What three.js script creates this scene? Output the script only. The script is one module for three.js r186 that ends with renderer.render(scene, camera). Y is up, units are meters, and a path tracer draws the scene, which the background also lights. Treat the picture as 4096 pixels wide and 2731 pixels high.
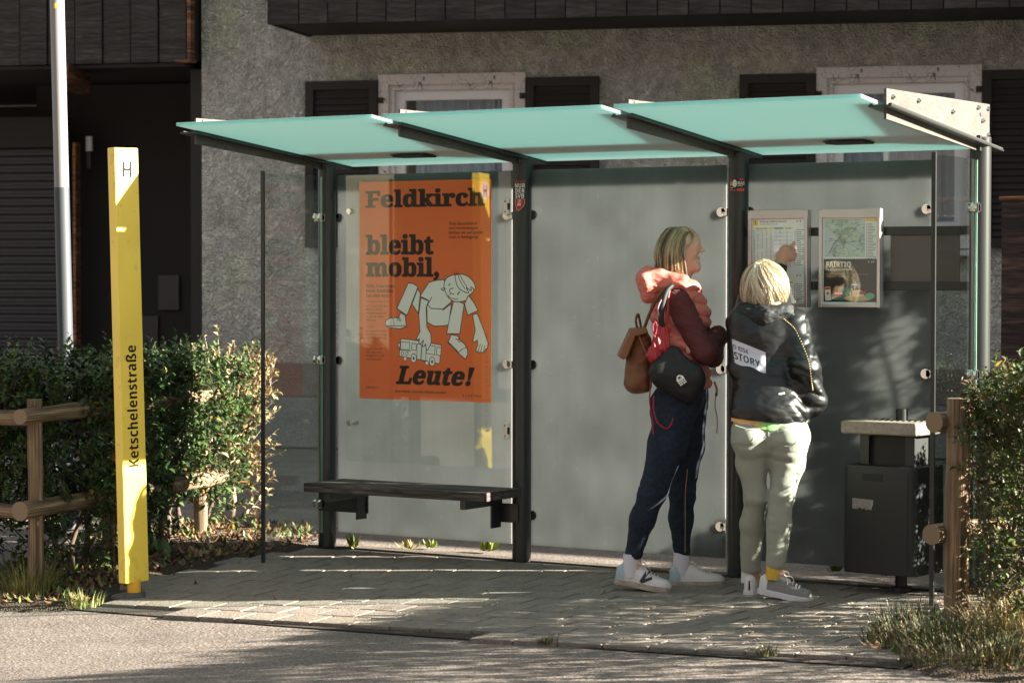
import * as THREE from 'three';
import { FontLoader } from 'three/addons/loaders/FontLoader.js';
import { TextGeometry } from 'three/addons/geometries/TextGeometry.js';
import { RoundedBoxGeometry } from 'three/addons/geometries/RoundedBoxGeometry.js';
import { mergeGeometries, mergeVertices, toCreasedNormals } from 'three/addons/utils/BufferGeometryUtils.js';

// ---------------------------------------------------------------- camera, sky, sun, exposure
const scene = new THREE.Scene();
const camera = new THREE.PerspectiveCamera(16.07, 1024 / 682, 0.1, 600);
const CAM = new THREE.Vector3(7.85075, 1.48029, 10.81063), YAW = 0.55169, PITCH = -0.0259;
camera.rotation.order = 'YXZ';
camera.rotation.set(PITCH, YAW, 0.0012);
camera.position.copy(CAM);
camera.focus = 11.95;
camera.userData.fStop = 4.5;
scene.add(camera);
camera.updateMatrixWorld(true);

const SUN_AZ = 20 * Math.PI / 180, SUN_EL = Math.atan(0.38);
const SUN = new THREE.Vector3(Math.cos(SUN_AZ) * Math.cos(SUN_EL), Math.sin(SUN_EL), -Math.sin(SUN_AZ) * Math.cos(SUN_EL));
{ // pale, slightly hazy autumn sky, brighter towards the sun
  const w = 512, hh = 256, d = new Float32Array(w * hh * 4), v = new THREE.Vector3();
  for (let j = 0; j < hh; j++) for (let i = 0; i < w; i++) {
    const el = ((j + 0.5) / hh - 0.5) * Math.PI, az = ((i + 0.5) / w - 0.5) * 2 * Math.PI; v.set(Math.cos(el) * Math.cos(az), Math.sin(el), Math.cos(el) * Math.sin(az));
    const t = Math.pow(Math.max(0, Math.sin(el)), 0.45), c = Math.max(0, v.dot(SUN)), glow = 0.07 * Math.pow(c, 6) + 0.18 * Math.pow(c, 40), k = (j * w + i) * 4;
    d[k] = 0.120 + (0.082 - 0.120) * t + glow * 1.1; d[k + 1] = 0.120 + (0.088 - 0.120) * t + glow; d[k + 2] = 0.119 + (0.096 - 0.119) * t + glow * 0.8; d[k + 3] = 1;
    if (el < 0) { d[k] = 0.08; d[k + 1] = 0.075; d[k + 2] = 0.07; }
  }
  const t = new THREE.DataTexture(d, w, hh, THREE.RGBAFormat, THREE.FloatType); t.mapping = THREE.EquirectangularReflectionMapping; t.magFilter = THREE.LinearFilter; t.needsUpdate = true;
  scene.background = t; scene.environment = t;
}
const sun = new THREE.DirectionalLight(new THREE.Color(1, 0.885, 0.755), 5);
sun.position.copy(SUN).multiplyScalar(40).add(new THREE.Vector3(2, 0, 0));
sun.target.position.set(2, 0, 0);
sun.castShadow = true; sun.shadow.radius = 1;
Object.assign(sun.shadow.camera, { left: -14, right: 14, top: 14, bottom: -14, near: 1, far: 90 });
sun.shadow.mapSize.set(4096, 4096);
scene.add(sun, sun.target);
const renderer = new THREE.WebGLRenderer({ antialias: true });
renderer.setSize(1024, 682);
renderer.toneMapping = THREE.LinearToneMapping;
renderer.toneMappingExposure = 7.4;
renderer.shadowMap.enabled = true;
// ---------------------------------------------------------------- helpers
const V = (x, y, z) => new THREE.Vector3(x, y, z);
const FPX = 9673.8;
const R_ = V(1, 0, 0).applyQuaternion(camera.quaternion), U_ = V(0, 1, 0).applyQuaternion(camera.quaternion), F_ = V(0, 0, -1).applyQuaternion(camera.quaternion);
const rayOf = (px, py) => F_.clone().addScaledVector(R_, (px - 2048) / FPX).addScaledVector(U_, -(py - 1365.5) / FPX);
const pix = (px, py, depth) => rayOf(px, py).multiplyScalar(depth).add(CAM);
function onPlane(px, py, point, normal) { const d = rayOf(px, py); return d.multiplyScalar(point.clone().sub(CAM).dot(normal) / d.dot(normal)).add(CAM); }
const clamp = (x, a, b) => Math.min(b, Math.max(a, x)), lerp = (a, b, t) => a + (b - a) * t;
const smooth = (a, b, x) => { const t = clamp((x - a) / (b - a), 0, 1); return t * t * (3 - 2 * t); };
// the pavement falls a little to the left, more so towards the road
const gh = (x, z) => -0.0178 * clamp(z, 0, 5) * clamp(3.77 - x, -0.6, 7);
function onGround(px, py) { let h = 0, q; for (let i = 0; i < 60; i++) { q = onPlane(px, py, V(0, h, 0), V(0, 1, 0)); h = 0.5 * h + 0.5 * gh(q.x, q.z); } return q; }
function rng(seed) { let s = seed >>> 0; return () => { s = (s + 0x6D2B79F5) >>> 0; let t = Math.imul(s ^ (s >>> 15), 1 | s); t = (t + Math.imul(t ^ (t >>> 7), 61 | t)) ^ t; return ((t ^ (t >>> 14)) >>> 0) / 4294967296; }; }
const names = {};
function numbered(n) { names[n] = (names[n] || 0) + 1; return names[n] === 1 ? n : `${n}_${String(names[n] - 1).padStart(3, '0')}`; }
function shade(o) { o.castShadow = true; o.receiveShadow = true; return o; }
function part(name, geo, mat, parent) { const m = shade(new THREE.Mesh(geo, mat)); m.name = name; parent.add(m); return m; }
function thing(name, label, category, pos = V(0, 0, 0), turn = 0, group) {
  const g = new THREE.Group(); g.name = numbered(name); g.position.copy(pos); g.rotation.y = turn; g.userData = { label, category };
  if (group) g.userData.group = group;
  scene.add(g); return g;
}
function single(name, label, category, geo, mat, group) { const m = shade(new THREE.Mesh(geo, mat)); m.name = numbered(name); m.userData = { label, category }; if (group) m.userData.group = group; scene.add(m); return m; }
function struct(name, geo, mat, label) { const m = shade(new THREE.Mesh(geo, mat)); m.name = numbered(name); m.userData = { kind: 'structure' }; if (label) m.userData.label = label; scene.add(m); return m; }
// geometry
function metreUV(g, s = 1, off = 0) { // box-projected uv in metres
  g = g.index ? g.toNonIndexed() : g; const p = g.attributes.position, uv = new Float32Array(p.count * 2), a = V(), b = V(), c = V(), n = V();
  for (let i = 0; i < p.count; i += 3) {
    a.fromBufferAttribute(p, i); b.fromBufferAttribute(p, i + 1); c.fromBufferAttribute(p, i + 2); n.copy(b).sub(a).cross(c.clone().sub(a));
    const x = Math.abs(n.x), y = Math.abs(n.y), z = Math.abs(n.z);
    [a, b, c].forEach((q, k) => { const [u, v] = x > y && x > z ? [q.z, q.y] : y > z ? [q.x, q.z] : [q.x, q.y]; uv[(i + k) * 2] = u * s + off; uv[(i + k) * 2 + 1] = v * s + off * 0.7; });
  }
  g.setAttribute('uv', new THREE.BufferAttribute(uv, 2)); return g;
}
const box = (w, h, d, x = 0, y = 0, z = 0) => metreUV(new THREE.BoxGeometry(w, h, d).translate(x, y, z));
const rbox = (w, h, d, r = 0.004, x = 0, y = 0, z = 0, seg = 2) => metreUV(new RoundedBoxGeometry(w, h, d, seg, Math.min(r, w / 2.01, h / 2.01, d / 2.01)).translate(x, y, z));
const cyl = (r0, r1, h, x = 0, y = 0, z = 0, seg = 20) => new THREE.CylinderGeometry(r0, r1, h, seg).translate(x, y, z);
function rod(a, b, ra, rb = ra, seg = 10) { // cylinder from a to b
  const d = b.clone().sub(a), L = d.length(), g = new THREE.CylinderGeometry(rb, ra, L, seg, 1);
  g.translate(0, L / 2, 0); g.applyQuaternion(new THREE.Quaternion().setFromUnitVectors(V(0, 1, 0), d.normalize())); return g.translate(a.x, a.y, a.z);
}
function tube(pts, r, seg = 24, rs = 6) { return new THREE.TubeGeometry(new THREE.CatmullRomCurve3(pts), seg, r, rs, false); }
function prism(pts, depth, bevel = 0) { // outline in x,y ; thickness centred on z
  const s = new THREE.Shape(pts.map(([x, y]) => new THREE.Vector2(x, y)));
  return metreUV(new THREE.ExtrudeGeometry(s, { depth, bevelEnabled: bevel > 0, bevelSize: bevel, bevelThickness: bevel, bevelSegments: 2 }).translate(0, 0, -depth / 2));
}
const merged = list => mergeGeometries(list.map(g => { g = g.index ? g.toNonIndexed() : g; for (const k of Object.keys(g.attributes)) if (!['position', 'normal', 'uv'].includes(k)) g.deleteAttribute(k); if (!g.attributes.uv) g.setAttribute('uv', new THREE.BufferAttribute(new Float32Array(g.attributes.position.count * 2), 2)); return g; }));
// noise
function hash3(x, y, z) { let h = Math.imul(x, 374761393) ^ Math.imul(y, 668265263) ^ Math.imul(z, 2147483647 ^ 0x5bd1e995); h = Math.imul(h ^ (h >>> 13), 1274126177); return ((h ^ (h >>> 16)) >>> 0) / 4294967296; }
function noise3(x, y, z) {
  const xi = Math.floor(x), yi = Math.floor(y), zi = Math.floor(z), f = t => t * t * (3 - 2 * t), u = f(x - xi), v = f(y - yi), w = f(z - zi);
  const L = (a, b, t) => a + (b - a) * t, h = (i, j, k) => hash3(xi + i, yi + j, zi + k);
  return L(L(L(h(0, 0, 0), h(1, 0, 0), u), L(h(0, 1, 0), h(1, 1, 0), u), v), L(L(h(0, 0, 1), h(1, 0, 1), u), L(h(0, 1, 1), h(1, 1, 1), u), v), w) * 2 - 1;
}
const fbm = (x, y, z, o = 4) => { let s = 0, a = 0.5; for (let i = 0; i < o; i++) { s += a * noise3(x, y, z); x *= 2.03; y *= 2.03; z *= 2.03; a *= 0.5; } return s; };
function tileNoise(nx, ny, seed) { // periodic value noise with nx x ny cells over 0..1
  const r = rng(seed), g = Float32Array.from({ length: nx * ny }, () => r());
  return (u, v) => {
    const x = u * nx, y = v * ny, xi = Math.floor(x), yi = Math.floor(y), f = t => t * t * (3 - 2 * t), a = f(x - xi), b = f(y - yi);
    const at = (i, j) => g[(((j % ny) + ny) % ny) * nx + (((i % nx) + nx) % nx)];
    return lerp(lerp(at(xi, yi), at(xi + 1, yi), a), lerp(at(xi, yi + 1), at(xi + 1, yi + 1), a), b);
  };
}
function dataTex(w, h, fn, srgb = false, rep = 1) { // fn(u,v) -> [r,g,b] 0..1 (sRGB values when srgb)
  const d = new Uint8Array(w * h * 4);
  for (let j = 0; j < h; j++) for (let i = 0; i < w; i++) { const c = fn((i + 0.5) / w, (j + 0.5) / h), k = (j * w + i) * 4; d[k] = clamp(c[0], 0, 1) * 255; d[k + 1] = clamp(c[1], 0, 1) * 255; d[k + 2] = clamp(c[2], 0, 1) * 255; d[k + 3] = 255; }
  const t = new THREE.DataTexture(d, w, h); t.wrapS = t.wrapT = THREE.RepeatWrapping; t.magFilter = THREE.LinearFilter; t.minFilter = THREE.LinearMipmapLinearFilter; t.generateMipmaps = true;
  if (srgb) t.colorSpace = THREE.SRGBColorSpace; t.repeat.set(rep, rep); t.needsUpdate = true; return t;
}
function canvasTex(w, h, draw) { const c = document.createElement('canvas'); c.width = w; c.height = h; const x = c.getContext('2d'); draw(x, w, h); const t = new THREE.CanvasTexture(c); t.colorSpace = THREE.SRGBColorSpace; t.magFilter = THREE.LinearFilter; return t; }
const rgb = (r, g, b) => new THREE.Color().setRGB(r, g, b);
const std = (color, roughness = 0.6, more = {}) => new THREE.MeshStandardMaterial({ color, roughness, ...more });
const phys = (color, roughness = 0.6, more = {}) => new THREE.MeshPhysicalMaterial({ color, roughness, ...more });
// signed-distance modelling: naive surface nets
function surfaceNets(f, lo, hi, cell, uvScale = 1) {
  const n = [0, 1, 2].map(k => Math.ceil((hi.getComponent(k) - lo.getComponent(k)) / cell) + 2), [nx, ny, nz] = n, F = new Float32Array(nx * ny * nz), id = (i, j, k) => (k * ny + j) * nx + i;
  const B = 5, far = cell * B * 0.87 * 1.5 + 0.02;
  for (let k0 = 0; k0 < nz; k0 += B) for (let j0 = 0; j0 < ny; j0 += B) for (let i0 = 0; i0 < nx; i0 += B) { // whole blocks far from the surface need one sample
    const h = (B - 1) / 2 * cell, c = f(lo.x + i0 * cell + h, lo.y + j0 * cell + h, lo.z + k0 * cell + h), skip = Math.abs(c) > far;
    for (let k = k0; k < Math.min(nz, k0 + B); k++) for (let j = j0; j < Math.min(ny, j0 + B); j++) for (let i = i0; i < Math.min(nx, i0 + B); i++) F[id(i, j, k)] = skip ? c : f(lo.x + i * cell, lo.y + j * cell, lo.z + k * cell);
  }
  const vi = new Int32Array(nx * ny * nz).fill(-1), pos = [], nor = [], uv = [], idx = [], C = [[0, 0, 0], [1, 0, 0], [0, 1, 0], [1, 1, 0], [0, 0, 1], [1, 0, 1], [0, 1, 1], [1, 1, 1]], E = [[0, 1], [2, 3], [4, 5], [6, 7], [0, 2], [1, 3], [4, 6], [5, 7], [0, 4], [1, 5], [2, 6], [3, 7]];
  for (let k = 0; k < nz - 1; k++) for (let j = 0; j < ny - 1; j++) for (let i = 0; i < nx - 1; i++) {
    const v = C.map(c => F[id(i + c[0], j + c[1], k + c[2])]); let m = 0; for (let q = 0; q < 8; q++) if (v[q] < 0) m |= 1 << q;
    if (m === 0 || m === 255) continue;
    let x = 0, y = 0, z = 0, c = 0;
    for (const [a, b] of E) if ((v[a] < 0) !== (v[b] < 0)) { const t = v[a] / (v[a] - v[b]); x += lerp(C[a][0], C[b][0], t); y += lerp(C[a][1], C[b][1], t); z += lerp(C[a][2], C[b][2], t); c++; }
    const px = lo.x + (i + x / c) * cell, py = lo.y + (j + y / c) * cell, pz = lo.z + (k + z / c) * cell, e = cell * 0.5;
    const g = V(f(px + e, py, pz) - f(px - e, py, pz), f(px, py + e, pz) - f(px, py - e, pz), f(px, py, pz + e) - f(px, py, pz - e)).normalize();
    vi[id(i, j, k)] = pos.length / 3; pos.push(px, py, pz); nor.push(g.x, g.y, g.z); uv.push((px + pz * 0.6) * uvScale, py * uvScale);
  }
  const quad = (a, b, c, d, flip) => { if (a < 0 || b < 0 || c < 0 || d < 0) return; if (flip) idx.push(a, b, c, a, c, d); else idx.push(a, c, b, a, d, c); };
  for (let k = 1; k < nz - 1; k++) for (let j = 1; j < ny - 1; j++) for (let i = 1; i < nx - 1; i++) {
    const s = F[id(i, j, k)] < 0;
    if (s !== F[id(i + 1, j, k)] < 0) quad(vi[id(i, j - 1, k - 1)], vi[id(i, j, k - 1)], vi[id(i, j, k)], vi[id(i, j - 1, k)], s);
    if (s !== F[id(i, j + 1, k)] < 0) quad(vi[id(i - 1, j, k - 1)], vi[id(i - 1, j, k)], vi[id(i, j, k)], vi[id(i, j, k - 1)], s);
    if (s !== F[id(i, j, k + 1)] < 0) quad(vi[id(i - 1, j - 1, k)], vi[id(i, j - 1, k)], vi[id(i, j, k)], vi[id(i - 1, j, k)], s);
  }
  const g = new THREE.BufferGeometry(); g.setAttribute('position', new THREE.Float32BufferAttribute(pos, 3)); g.setAttribute('normal', new THREE.Float32BufferAttribute(nor, 3)); g.setAttribute('uv', new THREE.Float32BufferAttribute(uv, 2)); g.setIndex(idx); return g;
}
const smin = (a, b, k) => { const h = Math.max(k - Math.abs(a - b), 0) / k; return Math.min(a, b) - h * h * k * 0.25; };
const smax = (a, b, k) => -smin(-a, -b, k);
// tapered capsule a->b ; optional flattening: [direction, factor] stretches the section along that direction
function cone(a, b, ra, rb, flat) {
  const dx = b.x - a.x, dy = b.y - a.y, dz = b.z - a.z, L2 = dx * dx + dy * dy + dz * dz || 1e-9;
  return (x, y, z) => {
    const px = x - a.x, py = y - a.y, pz = z - a.z, t = clamp((px * dx + py * dy + pz * dz) / L2, 0, 1); let qx = px - t * dx, qy = py - t * dy, qz = pz - t * dz;
    if (flat) { const [d, k] = flat, s = (qx * d.x + qy * d.y + qz * d.z) * (1 / k - 1); qx += s * d.x; qy += s * d.y; qz += s * d.z; }
    return Math.sqrt(qx * qx + qy * qy + qz * qz) - (ra + (rb - ra) * t);
  };
}
const ellip = (c, rx, ry, rz) => (x, y, z) => { const a = (x - c.x) / rx, b = (y - c.y) / ry, d = (z - c.z) / rz, l = Math.sqrt(a * a + b * b + d * d); return (l - 1) * Math.min(rx, ry, rz); };
function union(list, k) { return (x, y, z) => { let d = list[0](x, y, z); for (let i = 1; i < list.length; i++) { const e = list[i](x, y, z); d = k > 0 && e < d + k ? smin(d, e, k) : Math.min(d, e); } return d; }; }
// ---------------------------------------------------------------- shared textures
const n8 = tileNoise(8, 8, 11), n23 = tileNoise(23, 23, 12), n64 = tileNoise(64, 64, 13), n200 = tileNoise(200, 200, 14), n420 = tileNoise(420, 420, 15), n4 = tileNoise(4, 4, 16), tileA = tileNoise(760, 760, 21);
const asphaltMap = dataTex(2048, 2048, (u, v) => {
  const g = n420(u, v), h = tileA(u, v), s = 0.70 + (g - 0.5) * 0.30 + (h - 0.5) * 0.34 + (n23(u, v) - 0.5) * 0.10 + (n8(u, v) - 0.5) * 0.08 + (n4(u, v) - 0.5) * 0.06 - (n64(u, v) > 0.95 ? 0.12 : 0);
  return [s * 1.0, s * 0.965, s * 0.92];
}, true);
const asphaltBump = dataTex(1024, 1024, (u, v) => { const s = n420(u, v) * 0.6 + n200(u, v) * 0.4; return [s, s, s]; });
const concreteMap = dataTex(1024, 1024, (u, v) => { const s = 0.80 + (n420(u, v) - 0.5) * 0.26 + (n64(u, v) - 0.5) * 0.12 + (n8(u, v) - 0.5) * 0.12; return [s, s * 0.985, s * 0.96]; }, true);
const concreteBump = dataTex(512, 512, (u, v) => { const s = n200(u, v) * 0.7 + n64(u, v) * 0.3; return [s, s, s]; });
// ---------------------------------------------------------------- ground
{
  const xs = [-90, -50, -30, -20, -14, -10, -7, -5], zs = [-90, -50, -30, -20, -14, -9, -6, -4, -2];
  for (let x = -4; x <= 8.01; x += 0.25) xs.push(x); xs.push(10, 14, 20, 30, 50, 90);
  for (let z = -1; z <= 6.01; z += 0.25) zs.push(z); zs.push(8, 10, 14, 20, 30, 50, 90);
  const pos = [], uv = [], idx = [], nx = xs.length;
  zs.forEach(z => xs.forEach(x => { pos.push(x, gh(x, z) - 0.012, z); uv.push(x / 3.2, z / 3.2); }));
  for (let j = 0; j < zs.length - 1; j++) for (let i = 0; i < nx - 1; i++) { const a = j * nx + i; idx.push(a, a + nx, a + 1, a + 1, a + nx, a + nx + 1); }
  const g = new THREE.BufferGeometry(); g.setAttribute('position', new THREE.Float32BufferAttribute(pos, 3)); g.setAttribute('uv', new THREE.Float32BufferAttribute(uv, 2)); g.setIndex(idx); g.computeVertexNormals();
  struct('road', g, std(rgb(0.295, 0.276, 0.262), 0.92, { map: asphaltMap, bumpMap: asphaltBump, bumpScale: 0.004 }), 'pale worn asphalt road and yard');
}
// ---------------------------------------------------------------- pavement of grey concrete pavers
const PX = 0.217, PZ = 0.19, edgeZ = x => 1.925 + 0.095 * x;
// left border of the paving, along the planting bed
const bedX = z => { const t = [[-0.1, -0.06], [0.16, -0.105], [0.353, -0.197], [1.098, -0.344], [1.45, -0.30], [1.821, -0.164], [2.0, -0.12]]; if (z <= t[0][0]) return t[0][1]; for (let i = 1; i < t.length; i++) if (z < t[i][0]) return lerp(t[i - 1][1], t[i][1], (z - t[i - 1][0]) / (t[i][0] - t[i - 1][0])); return t[t.length - 1][1]; };
{
  const bedPts = [], r = rng(5);
  const paving = new THREE.Group(); paving.name = 'pavement'; paving.userData = { kind: 'structure', label: 'grey concrete pavers laid in half bond under the shelter' }; scene.add(paving);
  // sand bed showing in the joints
  const pos = [], uv = [], idx = []; let n = 0;
  for (let z = -0.02; z < 2.45; z += 0.1, n++) for (let i = 0; i <= 24; i++) { const x = lerp(bedX(z) - 0.35, 4.35, i / 24), zz = Math.min(z, edgeZ(x) - 0.02); pos.push(x, gh(x, zz) - 0.006, zz); uv.push(x, zz); }
  for (let j = 0; j < n - 1; j++) for (let i = 0; i < 24; i++) { const a = j * 25 + i; idx.push(a, a + 25, a + 1, a + 1, a + 25, a + 26); }
  const g = new THREE.BufferGeometry(); g.setAttribute('position', new THREE.Float32BufferAttribute(pos, 3)); g.setAttribute('uv', new THREE.Float32BufferAttribute(uv, 2)); g.setIndex(idx); g.computeVertexNormals();
  part('joint_sand', g, std(rgb(0.05, 0.045, 0.035), 1, { map: concreteMap, bumpMap: concreteBump, bumpScale: 0.006 }), paving);
  const geos = [0, 1, 2, 3, 4, 5].map(k => { const q = rbox(PX - 0.009, 0.03, PZ - 0.009, 0.004, 0, 0, 0, 1); const t = metreUV(q, 1, k * 0.23); return t; });
  const mats = [[0.245, 0.222, 0.196], [0.262, 0.238, 0.208], [0.232, 0.213, 0.192], [0.252, 0.224, 0.192], [0.27, 0.243, 0.212]].map(c => std(rgb(...c.map(k => k * 1.22)), 0.88, { map: concreteMap, bumpMap: concreteBump, bumpScale: 0.003 }));
  for (let k = 0; k < 13; k++) {
    const z = 0.09 - 0.095 + PZ * k;
    for (let j = -8; j < 24; j++) {
      const x = 0.587 + PX * (j + (k % 2 ? 0 : 0.5)) - PX / 2;
      if (x - PX * 0.2 < bedX(z) || x > 4.24 || z + PZ * 0.35 > edgeZ(x) || (k === 0 && z < 0)) continue;
      const m = part('paver', geos[Math.floor(r() * 6)], mats[Math.floor(r() * 5)], paving), e = 0.05;
      const nrm = V(-(gh(x + e, z) - gh(x - e, z)) / (2 * e), 1, -(gh(x, z + e) - gh(x, Math.max(0, z - e))) / (2 * e)).normalize();
      m.position.set(x, gh(x, z) - 0.006 + (r() - 0.5) * 0.003, z);
      m.quaternion.setFromUnitVectors(V(0, 1, 0), nrm); m.rotateY((r() - 0.5) * 0.012); m.rotateX((r() - 0.5) * 0.012); m.rotateZ((r() - 0.5) * 0.012);
    }
  }
  const strip = [0, 1].map(() => 0);
  // gravelly concrete edging behind the posts
  part('edging', box(4.4, 0.02, 0.10, 2.0, -0.006, -0.062), std(rgb(0.2, 0.19, 0.17), 1, { map: asphaltMap, bumpMap: asphaltBump, bumpScale: 0.01 }), paving);
}
// ---------------------------------------------------------------- bus shelter
const S = 1.2584;
const M = {
  dark: std(rgb(0.020, 0.025, 0.024), 0.34), darkMatt: std(rgb(0.022, 0.024, 0.023), 0.6), steel: std(rgb(0.62, 0.61, 0.58), 0.22, { metalness: 1 }), galv: std(rgb(0.17, 0.17, 0.16), 0.6, { metalness: 0.5, map: concreteMap }), chrome: std(rgb(0.8, 0.79, 0.76), 0.12, { metalness: 1 }), alu: std(rgb(0.56, 0.56, 0.56), 0.36, { metalness: 0.8 }),
  glass: phys(rgb(0.965, 0.985, 0.975), 0, { transmission: 1, thickness: 0, ior: 1.5 }), glassEdge: phys(rgb(0.35, 0.62, 0.52), 0.25, { transmission: 0.5, thickness: 0 }),
  frost: phys(rgb(0.325, 0.348, 0.346), 0.96, { map: frostMap(), transmission: 0.85, thickness: 0, ior: 1.45 }), roof: phys(rgb(0.268, 0.462, 0.452), 0.96, { transmission: 0.9, thickness: 0, ior: 1.45 }),
  sideGlass: phys(rgb(0.90, 0.955, 0.945), 0, { transmission: 1, thickness: 0, ior: 1.52 }),
  gasket: std(rgb(0.012, 0.012, 0.012), 0.7), white: std(rgb(0.75, 0.75, 0.74), 0.4),
};
function frostMap() { // dust film and rain runs on the frosted sheets
  const a = tileNoise(90, 3, 121), b = tileNoise(7, 9, 122), c = tileNoise(160, 160, 123), d = tileNoise(24, 20, 124);
  return dataTex(1024, 1024, (u, v) => { const s = 0.93 + (a(u, v) - 0.5) * 0.018 + (b(u, v) - 0.5) * 0.07 + (c(u, v) > 0.93 ? 0.06 : 0) + (d(u, v) - 0.5) * 0.04; return [s, s, s]; }, true, 0.5);
}
const roofY = z => 2.100 + 0.0954 * (z + 0.19);
const shelter = thing('bus_shelter', 'bus shelter of dark steel posts with frosted glass walls and teal glass roof', 'bus shelter');
for (let k = 0; k < 4; k++) {
  const p = part('post', cyl(0.05, 0.05, 2.14, k * S, 1.07, 0, 40), M.dark, shelter);
  part('cap', cyl(0.046, 0.05, 0.006, k * S, 2.143, 0, 40), M.darkMatt, p);
  const b = part('roof_beam', prism([[-1.14, 2.166], [-1.14, 2.297], [0.1, 2.305], [0.1, 2.125], [0.02, 2.079], [-0.03, 2.079]], 0.012).rotateY(Math.PI / 2).translate(k * S, 0, 0), M.galv, shelter);
  const L = Math.hypot(1.37, 1.37 * 0.0954), ang = Math.atan(0.0954);
  part('flange', box(0.105, 0.008, L).rotateX(-ang).translate(k * S, roofY(0.515) - 0.013, 0.515), M.dark, b);
  for (const sgn of [-1, 1]) part('gasket', box(0.016, 0.007, L - 0.02).rotateX(-ang).translate(k * S + sgn * 0.043, roofY(0.515) - 0.0045, 0.515), M.gasket, b);
  const end = part('end_bracket', rbox(0.05, 0.075, 0.02, 0.004).translate(k * S, 2.115, 0.058), M.dark, b);
  if (k === 3) for (const [z, y] of [[1.08, 2.264], [0.79, 2.266], [0.38, 2.242], [-0.0, 2.222], [0.06, 2.28], [-0.07, 2.282], [-0.075, 2.16]])
    part('bolt', merged([cyl(0.011, 0.013, 0.007, 0, 0.0035, 0, 14), cyl(0.006, 0.007, 0.008, 0, 0.01, 0, 6)]).rotateZ(-Math.PI / 2).translate(k * S + 0.006, y, z), M.chrome, b);
  if (k === 3) part('bolt_hole', cyl(0.010, 0.010, 0.002, 0, 0.001, 0, 14).rotateZ(-Math.PI / 2).translate(k * S + 0.0062, 2.25, 0.02), M.gasket, b);
  else part('slot', box(0.002, 0.022, 0.01, k * S + 0.0072, 2.281, 1.09), M.gasket, b);
}
for (let k = 0; k < 3; k++) {
  const w = S - 0.06, L = Math.hypot(1.52, 1.52 * 0.0954), ang = Math.atan(0.0954);
  const g = rbox(w, 0.017, L, 0.003).rotateX(-ang).translate((k + 0.5) * S, roofY(0.57) + 0.0095, 0.57);
  part('roof_panel', g, M.roof, shelter);
}
// cable duct on top of the roof glass, with two lamps under it
{
  const duct = part('cable_duct', rbox(3 * S - 0.02, 0.06, 0.20, 0.006).translate(1.5 * S, roofY(0.15) + 0.058, 0.15), M.dark, shelter);
  for (const x of [0.70, 3.19]) {
    const l = part('roof_lamp', rbox(0.20, 0.012, 0.13, 0.005).translate(x, roofY(0.18) - 0.008, 0.18), M.darkMatt, shelter);
    part('lamp_rim', rbox(0.215, 0.006, 0.145, 0.003).translate(x, roofY(0.18) - 0.003, 0.18), M.gasket, l);
  }
}
const clampGeo = merged([cyl(0.024, 0.024, 0.012, 0, 0, 0, 24).rotateX(Math.PI / 2).translate(0, 0, 0.016), cyl(0.024, 0.024, 0.012, 0, 0, 0, 24).rotateX(Math.PI / 2).translate(0, 0, -0.016), box(0.03, 0.036, 0.044, 0.018, 0, 0)]);
// rear frosted panels
[[0.035, 1.164], [1.283, 2.424], [2.541, 3.515]].forEach(([a, b], k) => {
  const p = part('rear_panel', rbox(b - a, 1.97, 0.010, 0.002, (a + b) / 2, 1.065, -0.055), M.frost, shelter);
  for (const y of [0.24, 1.03, 1.815]) for (const [x, turn] of [[a + 0.022, Math.PI], [b - 0.022, 0]])
    part('clamp', clampGeo.clone().rotateY(turn).translate(x, y, -0.055), M.chrome, shelter);
});
// clear side panels
for (const [X, k] of [[0, 0], [3 * S, 1]]) {
  const p = part('side_panel', rbox(0.010, 1.96, 0.52, 0.001, X, 1.06, 0.315), M.sideGlass, shelter);
  part('edge_bar', rbox(0.022, 2.10, 0.012, 0.002, X, 1.0, 0.5785), M.dark, p);
  part('edge_seal', rbox(0.012, 1.955, 0.006, 0.001, X, 1.06, 0.0515), M.glassEdge, p);
  for (const y of [0.245, 1.035, 1.815]) part('clamp', clampGeo.clone().rotateY(Math.PI / 2).translate(X, y, 0.079), M.chrome, shelter);
}
// information rails across the right bay
for (const y of [1.711, 1.448]) part('info_rail', rbox(S - 0.09, 0.042, 0.012, 0.003, 2.5 * S, y, 0.004), M.dark, shelter);
part('backing_board', rbox(0.35, 0.225, 0.006, 0.002, 3.50, 1.579, -0.004), std(rgb(0.11, 0.095, 0.085), 0.5), shelter);
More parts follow.
